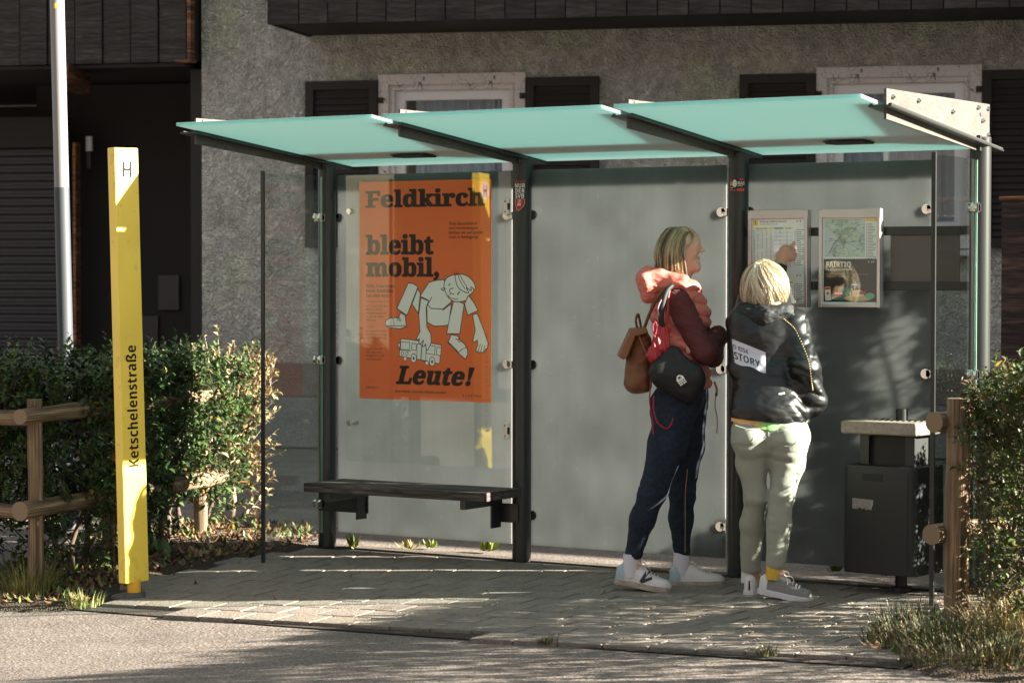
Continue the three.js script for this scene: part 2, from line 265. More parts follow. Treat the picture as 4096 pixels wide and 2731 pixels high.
// ---------------------------------------------------------------- bench
{
  const wood = woodMat([0.055, 0.048, 0.044], 31), b = thing('bench', 'dark weathered timber slat bench fixed between two shelter posts', 'bench');
  [0.10, 0.19, 0.28, 0.385].forEach((z, i) => { const m = part('slat', rbox(1.14, 0.046, i === 3 ? 0.075 : 0.072, 0.004, 0.72, 0.366, z), wood, b); });
  for (const x of [0.30, 1.16]) { const s = part('bracket', rbox(0.035, 0.045, 0.36, 0.003, x, 0.320, 0.24), M.dark, b); part('mounting_plate', rbox(0.012, 0.135, 0.09, 0.003, x, 0.245, 0.10), M.dark, s); }
  for (const [x0, x1] of [[0.0, 0.30], [1.16, S]]) part('bracket_arm', rbox(Math.abs(x1 - x0) + 0.03, 0.10, 0.012, 0.003, (x0 + x1) / 2, 0.255, 0.056), M.dark, b);
}
function woodMat(c, seed, sx = 30, sy = 3) { // grain along x of the uv
  const a = tileNoise(4, 60, seed), b = tileNoise(16, 160, seed + 1), d = tileNoise(6, 9, seed + 2);
  const map = dataTex(512, 512, (u, v) => { const s = 0.62 + (a(u, v + 0.03 * d(u, v)) - 0.5) * 0.5 + (b(u, v) - 0.5) * 0.45; return [s, s * 0.97, s * 0.94]; }, true);
  const bump = dataTex(256, 256, (u, v) => { const s = b(u, v) * 0.6 + a(u, v) * 0.4; return [s, s, s]; });
  return std(rgb(...c.map(k => k * 2.6)), 0.72, { map, bumpMap: bump, bumpScale: 0.003 });
}
// ---------------------------------------------------------------- house behind
const HA = 18.6 * Math.PI / 180, W0 = V(-4.95, 0, -6.23), WN = V(Math.sin(HA), 0, Math.cos(HA)), WD = V(Math.cos(HA), 0, -Math.sin(HA));
const toHouse = p => { const d = p.clone().sub(W0); return V(d.dot(WD), d.y, d.dot(WN)); };
const wl = (px, py, out = 0) => toHouse(onPlane(px, py, W0.clone().addScaledVector(WN, out), WN));
const stuccoBump = (() => { // worm-like thrown plaster
  const a = tileNoise(62, 46, 41), b = tileNoise(130, 110, 42), c = tileNoise(14, 14, 43), d = tileNoise(34, 34, 44);
  return dataTex(1024, 1024, (u, v) => { const w = 0.02 * (c(u, v) - 0.5), x = u + w + 0.012 * (d(v, u) - 0.5), y = v - w; const r1 = 1 - Math.abs(a(x, y * 1) * 2 - 1), r2 = 1 - Math.abs(b(x, y) * 2 - 1), s = r1 * 0.5 + r2 * 0.3 + a(y, x) * 0.2; return [s, s, s]; });
})();
const stuccoMap = (() => {
  const a = tileNoise(6, 6, 45), b = tileNoise(60, 60, 46), c = tileNoise(17, 17, 47);
  return dataTex(1024, 1024, (u, v) => { const s = 0.84 + (b(u, v) - 0.5) * 0.14 + (c(u, v) - 0.5) * 0.10, g = clamp((a(u, v) - 0.66) * 3 + (c(u, v) - 0.5) * 1.2, 0, 1) * 0.07; return [s * (1 - g * 0.6), s * (1 - g * 0.25), s * (0.96 - g * 1.3)]; }, true);
})();
const house = thing('house', 'old house with rough grey plaster wall, white windows and dark shutters behind the shelter', 'house', W0, HA);
{
  for (const t of [stuccoBump]) t.repeat.set(1 / 1.1, 1 / 1.1);
  stuccoMap.repeat.set(1 / 3.1, 1 / 3.1);
  const stucco = std(rgb(0.89, 0.89, 0.885), 0.95, { map: stuccoMap, bumpMap: stuccoBump, bumpScale: 0.05 });
  const xl = wl(806, 700).x, w1 = [wl(1520, 300), wl(2105, 292)], w2 = [wl(3270, 275), wl(3930, 258)];
  const wins = [w1, w2].map(([a, b]) => ({ x0: a.x, x1: b.x, y1: (a.y + b.y) / 2, y0: (a.y + b.y) / 2 - 1.5 }));
  const sh = new THREE.Shape([[xl, 0], [xl + 13, 0], [xl + 13, 7], [xl, 7]].map(p => new THREE.Vector2(...p)));
  for (const w of wins) sh.holes.push(new THREE.Path([[w.x0 + 0.05, w.y0 + 0.05], [w.x0 + 0.05, w.y1 - 0.05], [w.x1 - 0.05, w.y1 - 0.05], [w.x1 - 0.05, w.y0 + 0.05]].map(p => new THREE.Vector2(...p))));
  part('wall', metreUV(new THREE.ExtrudeGeometry(sh, { depth: 0.35, bevelEnabled: false }).translate(0, 0, -0.35)), stucco, house);
  part('side_wall', box(0.3, 7, 6, xl + 0.151, 3.5, -3.36), stucco, house);
  const pl = part('plinth', rbox(13, 0.44, 0.05, 0.01, xl + 6.5, 0.22, 0.02), std(rgb(0.30, 0.31, 0.31), 0.9, { map: concreteMap, bumpMap: concreteBump, bumpScale: 0.004 }), house);
  part('plinth_band', rbox(13, 0.30, 0.035, 0.01, xl + 6.5, 0.593, 0.015), std(rgb(0.27, 0.23, 0.225), 0.9, { map: concreteMap, bumpMap: concreteBump, bumpScale: 0.004 }), house);
  // peeling white paint
  const crack = dataTex(512, 512, (u, v) => { const a = crackN(u, v), b = crackM(u, v), e = Math.min(Math.abs(a - 0.5), Math.abs(b - 0.47) * 1.4); const s = e < 0.012 ? 0.42 : 0.90 - (n64(u, v) - 0.5) * 0.06; return [s, s * 0.98, s * 0.965]; }, true);
  crack.repeat.set(1.6, 1.6);
  const trim = std(rgb(0.86, 0.85, 0.85), 0.7, { map: crack }), sash = std(rgb(0.78, 0.775, 0.78), 0.4), shutterM = std(rgb(0.022, 0.018, 0.016), 0.75), curtainM = phys(rgb(0.55, 0.58, 0.64), 0.9, { transmission: 0.35, thickness: 0, side: THREE.DoubleSide }), pane = phys(rgb(0.9, 0.93, 0.95), 0, { transmission: 1, thickness: 0 });
  wins.forEach((w, i) => {
    const W = w.x1 - w.x0, H = w.y1 - w.y0, cx = (w.x0 + w.x1) / 2, cy = (w.y0 + w.y1) / 2;
    const win = part('window', frameGeo(cx, cy, W, H, 0.085, 0.05, 0.0), trim, house);
    part('moulding', frameGeo(cx, cy, W - 0.15, H - 0.15, 0.05, 0.035, -0.02), trim, win);
    part('moulding', frameGeo(cx, cy, W - 0.22, H - 0.22, 0.022, 0.03, -0.005), trim, win);
    part('sash', frameGeo(cx, cy, W - 0.25, H - 0.25, 0.09, 0.05, -0.075), sash, win);
    part('pane', box(W - 0.42, H - 0.42, 0.006, cx, cy, -0.085), pane, win);
    part('sill', rbox(W + 0.1, 0.05, 0.16, 0.01, cx, w.y0 - 0.04, 0.04), trim, win);
    const g = new THREE.PlaneGeometry(W - 0.36, H - 0.36, 160, 1), p = g.attributes.position; for (let k = 0; k < p.count; k++) { const x = p.getX(k); p.setZ(k, 0.022 * Math.sin(x * 48 + 2.2 * Math.sin(x * 7 + i * 2)) + 0.01 * Math.sin(x * 113)); } g.computeVertexNormals();
    part('curtain', g.translate(cx + 0.05 * (1 - 2 * i) + 0.04, cy, -0.20), curtainM, win);
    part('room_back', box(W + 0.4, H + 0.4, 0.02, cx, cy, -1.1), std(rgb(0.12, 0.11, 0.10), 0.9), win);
    for (const [y, hx] of [[w.y1 - 0.22, w.x0 + 0.02], [w.y1 - 0.20, w.x1 - 0.02]]) part('hinge', rbox(0.05, 0.05, 0.03, 0.004, hx, y, 0.05), shutterM, win);
    for (const [a, b] of i ? [[wl(2965, 312).x, w.x0 - 0.01], [w.x1 + 0.01, w.x1 + 0.64]] : [[wl(1230, 328).x, w.x0 - 0.01], [w.x1 + 0.01, wl(2400, 318).x]]) {
      const s = part('shutter', frameGeo((a + b) / 2, cy - 0.02, b - a, H - 0.06, 0.07, 0.045, 0.03), shutterM, house);
      part('shutter_panel', box(b - a - 0.12, H - 0.16, 0.012, (a + b) / 2, cy - 0.02, 0.022), shutterM, s);
      const sl = []; for (let y = w.y0 + 0.12; y < w.y1 - 0.14; y += 0.055) sl.push(box(b - a - 0.13, 0.052, 0.008).rotateX(-0.5).translate((a + b) / 2, y, 0.036));
      part('louvre', merged(sl), shutterM, s);
    }
  });
  // balcony of dark boards
  const j = wl(1246, 143), bh = j.y, f = toHouse(onPlane(1118, 90, V(0, bh, 0), V(0, 1, 0))), d = f.z, bx0 = Math.min(j.x, f.x);
  const timber = woodMat([0.020, 0.018, 0.016], 51), timber2 = woodMat([0.024, 0.021, 0.019], 54);
  const bal = part('balcony', box(11.5, 0.16, d, bx0 + 5.75, bh + 0.08, d / 2 + 0.004), timber, house);
  for (let k = 0; k < 46; k++) part('board', rbox(0.242, 1.5, 0.025, 0.006, bx0 + 0.125 + k * 0.25, bh + 0.73, d + 0.018 + (k % 3) * 0.003), k % 3 === 1 ? timber2 : timber, bal);
  part('side_board', box(0.03, 1.5, d, bx0 - 0.018, bh + 0.74, d / 2), timber, bal);
  part('roof', box(16, 0.25, 8.2, xl + 6, 7.2, -3.55), std(rgb(0.10, 0.06, 0.045), 0.9), house);
  const roofSlope = part('roof_slope', prism([[-4.1, 0], [4.1, 0], [0, 2.6]], 16).rotateY(Math.PI / 2).translate(xl + 6, 7.33, -3.55), std(rgb(0.16, 0.075, 0.05), 0.9), house);
}
function frameGeo(cx, cy, W, H, t, d, z) {
  const s = new THREE.Shape([[-W / 2, -H / 2], [W / 2, -H / 2], [W / 2, H / 2], [-W / 2, H / 2]].map(p => new THREE.Vector2(...p)));
  s.holes.push(new THREE.Path([[-W / 2 + t, -H / 2 + t], [-W / 2 + t, H / 2 - t], [W / 2 - t, H / 2 - t], [W / 2 - t, -H / 2 + t]].map(p => new THREE.Vector2(...p))));
  return metreUV(new THREE.ExtrudeGeometry(s, { depth: d - 0.008, bevelEnabled: true, bevelSize: 0.004, bevelThickness: 0.004, bevelSegments: 1 }).translate(cx, cy, z + 0.004));
}
function crackN(u, v) { return (crackN.f ||= tileNoise(9, 14, 61))(u, v); } function crackM(u, v) { return (crackM.f ||= tileNoise(16, 10, 62))(u, v); }
// ---------------------------------------------------------------- dark timber annex on the left
{
  const xl = wl(806, 700).x, y0 = wl(500, 252, 0.2).y;
  const an = thing('timber_annex', 'dark timber-clad annex with roller door in deep shade beside the plaster house', 'building', W0, HA);
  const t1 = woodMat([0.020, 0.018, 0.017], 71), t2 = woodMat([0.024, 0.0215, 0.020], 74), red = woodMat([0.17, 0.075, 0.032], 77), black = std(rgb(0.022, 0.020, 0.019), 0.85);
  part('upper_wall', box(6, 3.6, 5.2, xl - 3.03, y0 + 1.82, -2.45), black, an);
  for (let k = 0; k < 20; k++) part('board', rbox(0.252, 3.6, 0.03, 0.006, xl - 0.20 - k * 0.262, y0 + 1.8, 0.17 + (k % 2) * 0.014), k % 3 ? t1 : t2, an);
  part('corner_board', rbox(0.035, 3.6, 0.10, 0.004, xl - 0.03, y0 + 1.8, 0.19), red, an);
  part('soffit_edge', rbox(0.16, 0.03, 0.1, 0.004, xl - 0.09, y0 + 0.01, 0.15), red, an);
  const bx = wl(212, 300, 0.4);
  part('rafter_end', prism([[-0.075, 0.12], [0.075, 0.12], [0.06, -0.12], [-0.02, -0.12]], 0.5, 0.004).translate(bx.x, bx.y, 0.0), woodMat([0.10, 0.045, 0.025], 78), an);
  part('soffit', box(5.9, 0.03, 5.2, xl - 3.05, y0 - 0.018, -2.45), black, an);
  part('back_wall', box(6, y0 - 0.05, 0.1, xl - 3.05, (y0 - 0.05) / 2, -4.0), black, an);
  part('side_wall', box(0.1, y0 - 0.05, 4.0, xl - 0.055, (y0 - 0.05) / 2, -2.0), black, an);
  // roller door and its frame, set back
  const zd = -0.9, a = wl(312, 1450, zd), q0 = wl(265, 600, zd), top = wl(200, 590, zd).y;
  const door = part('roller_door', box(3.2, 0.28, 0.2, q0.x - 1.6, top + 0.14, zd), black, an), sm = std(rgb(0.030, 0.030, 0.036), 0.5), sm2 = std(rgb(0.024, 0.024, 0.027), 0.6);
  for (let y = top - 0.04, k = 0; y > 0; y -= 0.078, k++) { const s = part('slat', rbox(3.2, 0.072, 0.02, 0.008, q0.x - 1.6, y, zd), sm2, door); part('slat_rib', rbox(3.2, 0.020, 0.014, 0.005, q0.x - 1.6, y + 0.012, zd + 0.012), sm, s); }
  part('frame_post', rbox(0.03, wl(300, 570, zd).y, 0.12, 0.004, a.x, wl(300, 570, zd).y / 2, zd + 0.03), red, an);
  const lp = wl(355, 575, -1.2);
  const lamp = part('wall_lamp', cyl(0.034, 0.034, 0.14, lp.x, lp.y, -1.2, 18), std(rgb(0.75, 0.75, 0.73), 0.4), an);
  part('lamp_base', cyl(0.026, 0.026, 0.16, lp.x, lp.y - 0.15, -1.2, 14), std(rgb(0.03, 0.03, 0.03), 0.5), lamp);
  const gp = std(rgb(0.03, 0.031, 0.032), 0.5);
  for (const [x0, y0_, x1, y1] of [[632, 1100, 716, 1240], [560, 1262, 632, 1400]]) { const p = wl(x0, y0_, -1.4), q = wl(x1, y1, -1.4); part('grey_panel', rbox(q.x - p.x, p.y - q.y, 0.02, 0.003, (p.x + q.x) / 2, (p.y + q.y) / 2, -1.4), gp, an); }  // two grey rectangles, slightly lighter than the inner wall
  part('inner_wall', box(2.4, y0 - 0.05, 0.06, wl(620, 1200, -1.46).x, (y0 - 0.05) / 2, -1.46), black, an);
}
// ---------------------------------------------------------------- brown board fence in the yard, right
{
  const z = -2.6, top = onPlane(4000, 788, V(0, 0, z), V(0, 0, 1)).y, f = thing('board_fence', 'tall reddish brown board fence with orange cap rail behind the shelter', 'fence', V(0, 0, z));
  const b1 = woodMat([0.035, 0.019, 0.015], 81), b2 = woodMat([0.043, 0.023, 0.018], 84), cap = woodMat([0.30, 0.125, 0.05], 87);
  for (let k = 0; k < 44; k++) part('board', rbox(0.142, top - 0.03, 0.022, 0.004, 3.0 + k * 0.15, (top - 0.03) / 2 + 0.0, (k % 2) * 0.012), k % 3 ? b1 : b2, f);
  part('cap_rail', rbox(6.7, 0.022, 0.05, 0.004, 6.27, top - 0.008, 0.01), cap, f);
  for (let k = 0; k < 4; k++) part('post', rbox(0.09, top - 0.05, 0.09, 0.006, 3.1 + k * 2.1, (top - 0.05) / 2, -0.07), b1, f);
}
// ---------------------------------------------------------------- houses across the road, mirrored in the shelter's glass
[[-6, 'grey brown house with tiled roof across the road, facing the poster'], [-25, 'ochre house with tiled roof across the road, beyond the bus stop pole'], [13, 'brown timber house with tiled roof across the road, facing the waste bin']].forEach(([x, label], i) => {
  const h = thing('house_across_road', label, 'house', V(x, -0.4, 24 - i), Math.PI + [0, 0.05, -0.04][i]);
  const wall = std(rgb(...[[0.17, 0.155, 0.14], [0.16, 0.13, 0.09], [0.12, 0.085, 0.06]][i]), 0.9), dk = std(rgb(0.03, 0.035, 0.04), 0.1), wh = std(rgb(0.6, 0.6, 0.58), 0.5);
  part('wall', box(16, 6.4, 8, 0, 3.2, -4.2), wall, h);
  part('roof', prism([[-5.2, 0], [5.2, 0], [0, 3.6]], 17.5).rotateY(Math.PI / 2).translate(0, 6.42, -4.2), std(rgb(0.10, 0.045, 0.032), 0.85), h);
  for (let k = 0; k < 5; k++) for (const y of [1.6, 4.6]) { const w = part('window', box(1.1, 1.4, 0.04, -6 + k * 3, y, -0.17), dk, h); part('frame', frameGeo(-6 + k * 3, y, 1.3, 1.6, 0.1, 0.06, -0.19), wh, w); }
});
// ---------------------------------------------------------------- barn, out of view, added for the shade on the yard
{
  const b = thing('unseen_barn', 'plain timber barn with pitched roof added out of view to shade the yard', 'unseen_barn', V(12.5, 0, -9.2));
  const w = woodMat([0.05, 0.035, 0.025], 91);
  part('wall', box(11, 4.6, 8, 0, 2.3, 0), w, b);
  part('roof', prism([[-4.6, 0], [4.6, 0], [0, 2.4]], 11.8).rotateY(Math.PI / 2).translate(0, 4.62, 0), std(rgb(0.14, 0.07, 0.05), 0.9), b);
}
// ---------------------------------------------------------------- planting: leaves, hedges, fences, grass
function leafGeo(w, bend = 0.18, fold = 0.25) { // unit-length leaf along +y, folded along the midrib
  const p = [], n = 4, row = []; for (let i = 0; i <= n; i++) { const t = i / n, hw = w * Math.sin(Math.PI * Math.pow(t, 0.8)) * 0.5 + (i === n ? 0 : 0.004), y = t, z = -bend * t * t; row.push([[-hw, y, z + hw * fold * 2], [0, y, z], [hw, y, z + hw * fold * 2]]); }
  for (let i = 0; i < n; i++) for (let k = 0; k < 2; k++) { const a = row[i][k], b = row[i][k + 1], c = row[i + 1][k + 1], d = row[i + 1][k]; p.push(...a, ...b, ...c, ...a, ...c, ...d); }
  const g = new THREE.BufferGeometry(); g.setAttribute('position', new THREE.Float32BufferAttribute(p, 3)); const m = mergeVertices(g); m.computeVertexNormals(); return m;
}
const leafMat = phys(rgb(1, 1, 1), 0.5, { transmission: 0.2, thickness: 0, side: THREE.DoubleSide, specularIntensity: 0.9 });
const LEAF = leafGeo(0.55);
function branchGeo(pts, r0, r1) { const L = []; for (let i = 0; i < pts.length - 1; i++) L.push(rod(pts[i], pts[i + 1], lerp(r0, r1, i / (pts.length - 1)), lerp(r0, r1, (i + 1) / (pts.length - 1)), 6)); return merged(L); }
const barkMat = std(rgb(0.085, 0.066, 0.048), 0.9), dryBark = std(rgb(0.42, 0.33, 0.23), 0.9);
// path: list of [x, z, top, dryness] ; half width hw
function hedge(name, label, path, hw, count, seed, opt = {}) {
  const g = thing(name, label, 'hedge'), r = rng(seed), segs = []; let total = 0;
  for (let i = 0; i < path.length - 1; i++) { const L = Math.hypot(path[i + 1][0] - path[i][0], path[i + 1][1] - path[i][1]); segs.push([total, L]); total += L; }
  const at = s => { let i = 0; while (i < segs.length - 1 && s > segs[i][0] + segs[i][1]) i++; const t = clamp((s - segs[i][0]) / segs[i][1], 0, 1), a = path[i], b = path[i + 1]; const dx = (b[0] - a[0]) / segs[i][1], dz = (b[1] - a[1]) / segs[i][1]; return { x: lerp(a[0], b[0], t), z: lerp(a[1], b[1], t), top: lerp(a[2], b[2], t), dry: lerp(a[3] || 0, b[3] || 0, t), dx, dz }; };
  const leaves = [], twigs = [], dryTwigs = [], tmp = new THREE.Object3D();
  const greens = opt.greens || [[0.045, 0.095, 0.022], [0.06, 0.12, 0.028], [0.035, 0.075, 0.02], [0.085, 0.15, 0.035], [0.05, 0.085, 0.03]];
  const dries = [[0.42, 0.30, 0.16], [0.5, 0.38, 0.22], [0.30, 0.2, 0.10], [0.16, 0.18, 0.06]], yel = [[0.32, 0.22, 0.03], [0.22, 0.10, 0.03]];
  for (let n = 0; n < count; n++) {
    const s = r() * total, q = at(s), nx = -q.dz, nz = q.dx; // side direction
    let side = Math.pow(r(), 0.5) * (r() < 0.5 ? -1 : 1); const endIn = Math.min(s, total - s);
    const gnd = gh(q.x, q.z), H = q.top - gnd; let yy = Math.pow(r(), 0.8); if (opt.gap && yy < opt.gap && r() < opt.gapKeep) continue;
    const bump = 0.8 + 0.35 * noise3(s * 3.1 + seed, yy * 4, side * 2), off = side * hw * bump * (yy < 0.25 ? 0.6 + yy * 1.6 : 1);
    const top = r() < 0.26; if (top) { yy = 0.9 + 0.13 * r() + 0.05 * noise3(s * 5, seed, 1); }
    const p0 = V(q.x + nx * off * (top ? 0.9 : 0.82), gnd + H * yy * (top ? 0.96 : 0.97), q.z + nz * off * (top ? 0.9 : 0.82));
    if (opt.skip && opt.skip(p0)) continue;
    if (opt.holes && noise3(p0.x * 4.5, p0.y * 6, p0.z * 6) > lerp(0.08, 0.6, smooth(0.2, 0.8, yy))) continue;
    const dir = V(nx * Math.sign(off) * (top ? 0.25 : 0.9) + (r() - 0.5) * 0.9, top ? 1.1 : 0.25 + r() * 0.6, nz * Math.sign(off) * (top ? 0.25 : 0.9) + (r() - 0.5) * 0.9).normalize();
    const len = (top && r() < 0.16 ? 0.15 + 0.11 * r() : 0.07 + 0.09 * r()) * (opt.shoot || 1), p1 = p0.clone().addScaledVector(dir, len), dry = r() < q.dry;
    if (n % 3 === 0 || dry) (dry ? dryTwigs : twigs).push(rod(p0.clone().addScaledVector(dir, -0.05), p1, 0.0022, 0.001, 4));
    const m = Math.round(len / (opt.step || 0.013)), size = (opt.size || 0.034) * (0.75 + 0.5 * r()), tint = greens[Math.floor(r() * greens.length)], young = 1;
    for (let k = 0; k < m; k++) {
      if (dry && r() < 0.45) continue;
      const t = (k + 0.6) / m, a = k * 2.4 + r(), ax = V(dir.y, dir.z, dir.x).cross(dir).normalize(), bx = dir.clone().cross(ax), out = ax.multiplyScalar(Math.cos(a)).addScaledVector(bx, Math.sin(a)).addScaledVector(dir, 0.55 + 0.4 * t).add(V(0, 0.1, 0)).normalize();
      const pos = p0.clone().addScaledVector(dir, len * t), sc = size * (t > 0.85 ? 0.65 : 1) * (0.8 + 0.4 * r());
      const up = V(0, 1, 0).addScaledVector(out, -out.y).add(V((r() - 0.5) * 0.8, 0, (r() - 0.5) * 0.8)).normalize(), zAx = up.addScaledVector(out, -up.dot(out)).normalize(), xAx = out.clone().cross(zAx);
      const M4 = new THREE.Matrix4().makeBasis(xAx.multiplyScalar(sc), out.multiplyScalar(sc), zAx.multiplyScalar(sc)).setPosition(pos);
      const c = dry ? dries[Math.floor(r() * 4)] : r() < (opt.yellow ?? 0.02) ? yel[Math.floor(r() * 2)] : tint, v = (0.8 + 0.4 * r()) * young;
      leaves.push([M4, [c[0] * v, c[1] * v, c[2] * v], pos.distanceToSquared(CAM) - (r() * 2)]);
    }
  }
  leaves.sort((a, b) => a[2] - b[2]);
  const mats = greens.map(c => phys(rgb(...c), 0.5, { transmission: 0.28, thickness: 0, side: THREE.DoubleSide }));
  leaves.slice(0, 300).forEach(([m], i) => { const l = part('leaf', LEAF, mats[i % mats.length], g); l.applyMatrix4(m); });
  const rest = leaves.slice(300), im = new THREE.InstancedMesh(LEAF, leafMat, rest.length); im.name = 'foliage'; im.userData.kind = 'stuff'; shade(im);
  rest.forEach(([m, c], i) => { im.setMatrixAt(i, m); im.setColorAt(i, rgb(...c)); }); g.add(im);
  if (twigs.length) { const t = part('twigs', merged(twigs), barkMat, g); t.userData.kind = 'stuff'; }
  if (dryTwigs.length) { const t = part('dry_twigs', merged(dryTwigs), dryBark, g); t.userData.kind = 'stuff'; }
  for (let s = 0.1; s < total; s += opt.stemStep || 0.17) {
    const q = at(s + (r() - 0.5) * 0.1), gnd = gh(q.x, q.z), o = (r() - 0.5) * hw * 0.9, nx = -q.dz, nz = q.dx, base = V(q.x + nx * o, gnd - 0.02, q.z + nz * o), pts = [base];
    for (let k = 1; k < 6; k++) pts.push(pts[k - 1].clone().add(V((r() - 0.5) * 0.11, (q.top - gnd) / 5.6, (r() - 0.5) * 0.11)));
    const st = part('stem', branchGeo(pts, 0.013 + 0.008 * r(), 0.004), q.dry > 0.4 ? dryBark : barkMat, g);
    for (let k = 0; k < 3; k++) { const a = pts[1 + k], b = a.clone().add(V((r() - 0.5) * 0.35, 0.18 + 0.15 * r(), (r() - 0.5) * 0.35)); part('branch', branchGeo([a, a.clone().lerp(b, 0.5).add(V(0.02, -0.01, 0.02)), b], 0.007, 0.003), q.dry > 0.4 ? dryBark : barkMat, st); }
  }
  return g;
}
// round timber
const logSide = (() => { const a = tileNoise(3, 40, 101), b = tileNoise(10, 120, 102), c = tileNoise(8, 8, 103); const map = dataTex(512, 512, (u, v) => { const s = 0.72 + (a(u, v) - 0.5) * 0.3 + (b(u, v) - 0.5) * 0.3 + (c(u, v) - 0.5) * 0.2; return [s, s * 0.95, s * 0.88]; }, true), bump = dataTex(256, 256, (u, v) => { const s = a(u, v) * 0.4 + b(u, v) * 0.6; return [s, s, s]; }); return std(rgb(0.40, 0.31, 0.215), 0.85, { map, bumpMap: bump, bumpScale: 0.006 }); })();
const logEnd = std(rgb(0.22, 0.16, 0.10), 0.9);
function log(name, a, b, r, parent, seed) {
  const L = a.distanceTo(b), n = 22, g = new THREE.CylinderGeometry(r, r, L, 18, n), p = g.attributes.position;
  for (let i = 0; i < p.count; i++) { const x = p.getX(i), y = p.getY(i), z = p.getZ(i), k = 1 + 0.10 * noise3(x * 8 + seed, y * 3.5, z * 8) + 0.05 * noise3(x * 40, y * 9 + seed, z * 40); p.setX(i, x * k + 0.10 * r * Math.sin(y * 4 + seed)); p.setZ(i, z * k); }
  const uv = g.attributes.uv; for (let i = 0; i < uv.count; i++) uv.setXY(i, uv.getY(i) * L * 0.9, uv.getX(i) * 1.0);
  g.computeVertexNormals(); g.applyQuaternion(new THREE.Quaternion().setFromUnitVectors(V(0, 1, 0), b.clone().sub(a).normalize())); const c = a.clone().lerp(b, 0.5); g.translate(c.x, c.y, c.z);
  return part(name, g, [logSide, logEnd, logEnd], parent);
}
// soil of the beds
function soil(name, pts, lift, label) { // pts: outline [x,z]
  const s = new THREE.Shape(pts.map(([x, z]) => new THREE.Vector2(x, z))), g0 = new THREE.ShapeGeometry(s), xs = pts.map(p => p[0]), zs = pts.map(p => p[1]), x0 = Math.min(...xs), x1 = Math.max(...xs), z0 = Math.min(...zs), z1 = Math.max(...zs), pos = [], idx = [], uv = [], n = 44;
  const inside = (x, z) => { let c = false; for (let i = 0, j = pts.length - 1; i < pts.length; j = i++) { const [a, b] = pts[i], [d, e] = pts[j]; if ((b > z) !== (e > z) && x < (d - a) * (z - b) / (e - b) + a) c = !c; } return c; };
  const dist = (x, z) => { let m = 9; for (let i = 0, j = pts.length - 1; i < pts.length; j = i++) { const [a, b] = pts[i], [d, e] = pts[j], t = clamp(((x - a) * (d - a) + (z - b) * (e - b)) / ((d - a) ** 2 + (e - b) ** 2), 0, 1); m = Math.min(m, Math.hypot(x - a - t * (d - a), z - b - t * (e - b))); } return m; };
  for (let j = 0; j <= n; j++) for (let i = 0; i <= n; i++) { const x = lerp(x0, x1, i / n), z = lerp(z0, z1, j / n), k = inside(x, z) ? Math.min(1, dist(x, z) / 0.15) : -1; pos.push(x, gh(x, z) + (k < 0 ? -0.05 : lift * k + 0.012 * fbm(x * 9, z * 9, 3)), z); uv.push(x, z); }
  for (let j = 0; j < n; j++) for (let i = 0; i < n; i++) { const a = j * (n + 1) + i; idx.push(a, a + n + 1, a + 1, a + 1, a + n + 1, a + n + 2); }
  const g = new THREE.BufferGeometry(); g.setAttribute('position', new THREE.Float32BufferAttribute(pos, 3)); g.setAttribute('uv', new THREE.Float32BufferAttribute(uv, 2)); g.setIndex(idx); g.computeVertexNormals();
  struct(name, g, std(rgb(0.10, 0.075, 0.05), 1, { map: concreteMap, bumpMap: concreteBump, bumpScale: 0.015 }), label); return { inside, dist };
}
const bedL = soil('planting_bed', [[-0.07, -0.05], [-0.12, 0.16], [-0.21, 0.353], [-0.36, 1.098], [-0.30, 1.5], [-0.10, 1.86], [-0.22, 1.96], [-0.9, 2.05], [-3.4, 2.1], [-3.4, 0.9], [-1.5, 1.0], [-1.45, -0.75], [-0.75, -0.75]], 0.02, 'bare soil under the hedge');
const bedR = soil('planting_bed', [[3.98, -2.4], [3.86, 0.2], [3.88, 1.55], [4.05, 1.95], [4.5, 2.42], [5.2, 2.5], [5.4, 2.3], [5.4, -2.4]], 0.02, 'bare soil under the hedge');
hedge('hedge', 'dark green hedge with dry beige end, grown through log rails behind the yellow pole', [[-3.2, 1.42, 1.0, 0], [-0.92, 1.64, 0.98, 0], [-0.76, 1.36, 0.98, 0.0], [-1.05, -0.10, 0.94, 0.03], [-1.07, -0.36, 0.95, 0.25], [-1.08, -0.48, 0.95, 0.9], [-1.08, -0.64, 0.93, 1.0]], 0.28, 7600, 201, { gap: 0.24, gapKeep: 0.72, size: 0.041, step: 0.015, greens: [[0.036, 0.078, 0.018], [0.05, 0.10, 0.024], [0.028, 0.06, 0.016], [0.07, 0.125, 0.03], [0.042, 0.07, 0.025]], skip: p => p.x < -2.2 && p.y < 0.9 });
hedge('hedge', 'hedge with sunlit yellow green top and log fence beside the waste bin', [[5.55, 2.45, 1.42, 0], [5.05, 1.85, 1.36, 0], [4.85, 1.55, 1.12, 0], [4.44, 1.30, 1.03, 0], [4.37, 0.75, 0.95, 0], [4.45, 0.15, 0.86, 0], [4.54, -0.6, 0.93, 0], [4.74, -2.2, 1.0, 0]], 0.33, 13500, 202, { stemStep: 0.26, holes: 0.17, gap: 0.14, gapKeep: 0.7, greens: [[0.055, 0.09, 0.016], [0.07, 0.11, 0.02], [0.04, 0.07, 0.015], [0.09, 0.115, 0.024], [0.055, 0.055, 0.02]], yellow: 0.05, size: 0.030, shoot: 0.66 });
hedge('unseen_shrub', 'tall slim shrub added to shade the right end of the rear wall', [[4.70, -0.57, 2.15, 0], [5.05, -0.68, 2.2, 0]], 0.13, 1700, 203, { size: 0.036, gap: 0.3, gapKeep: 0.5, shoot: 0.7 });  // out of view, added to darken the right rear panel
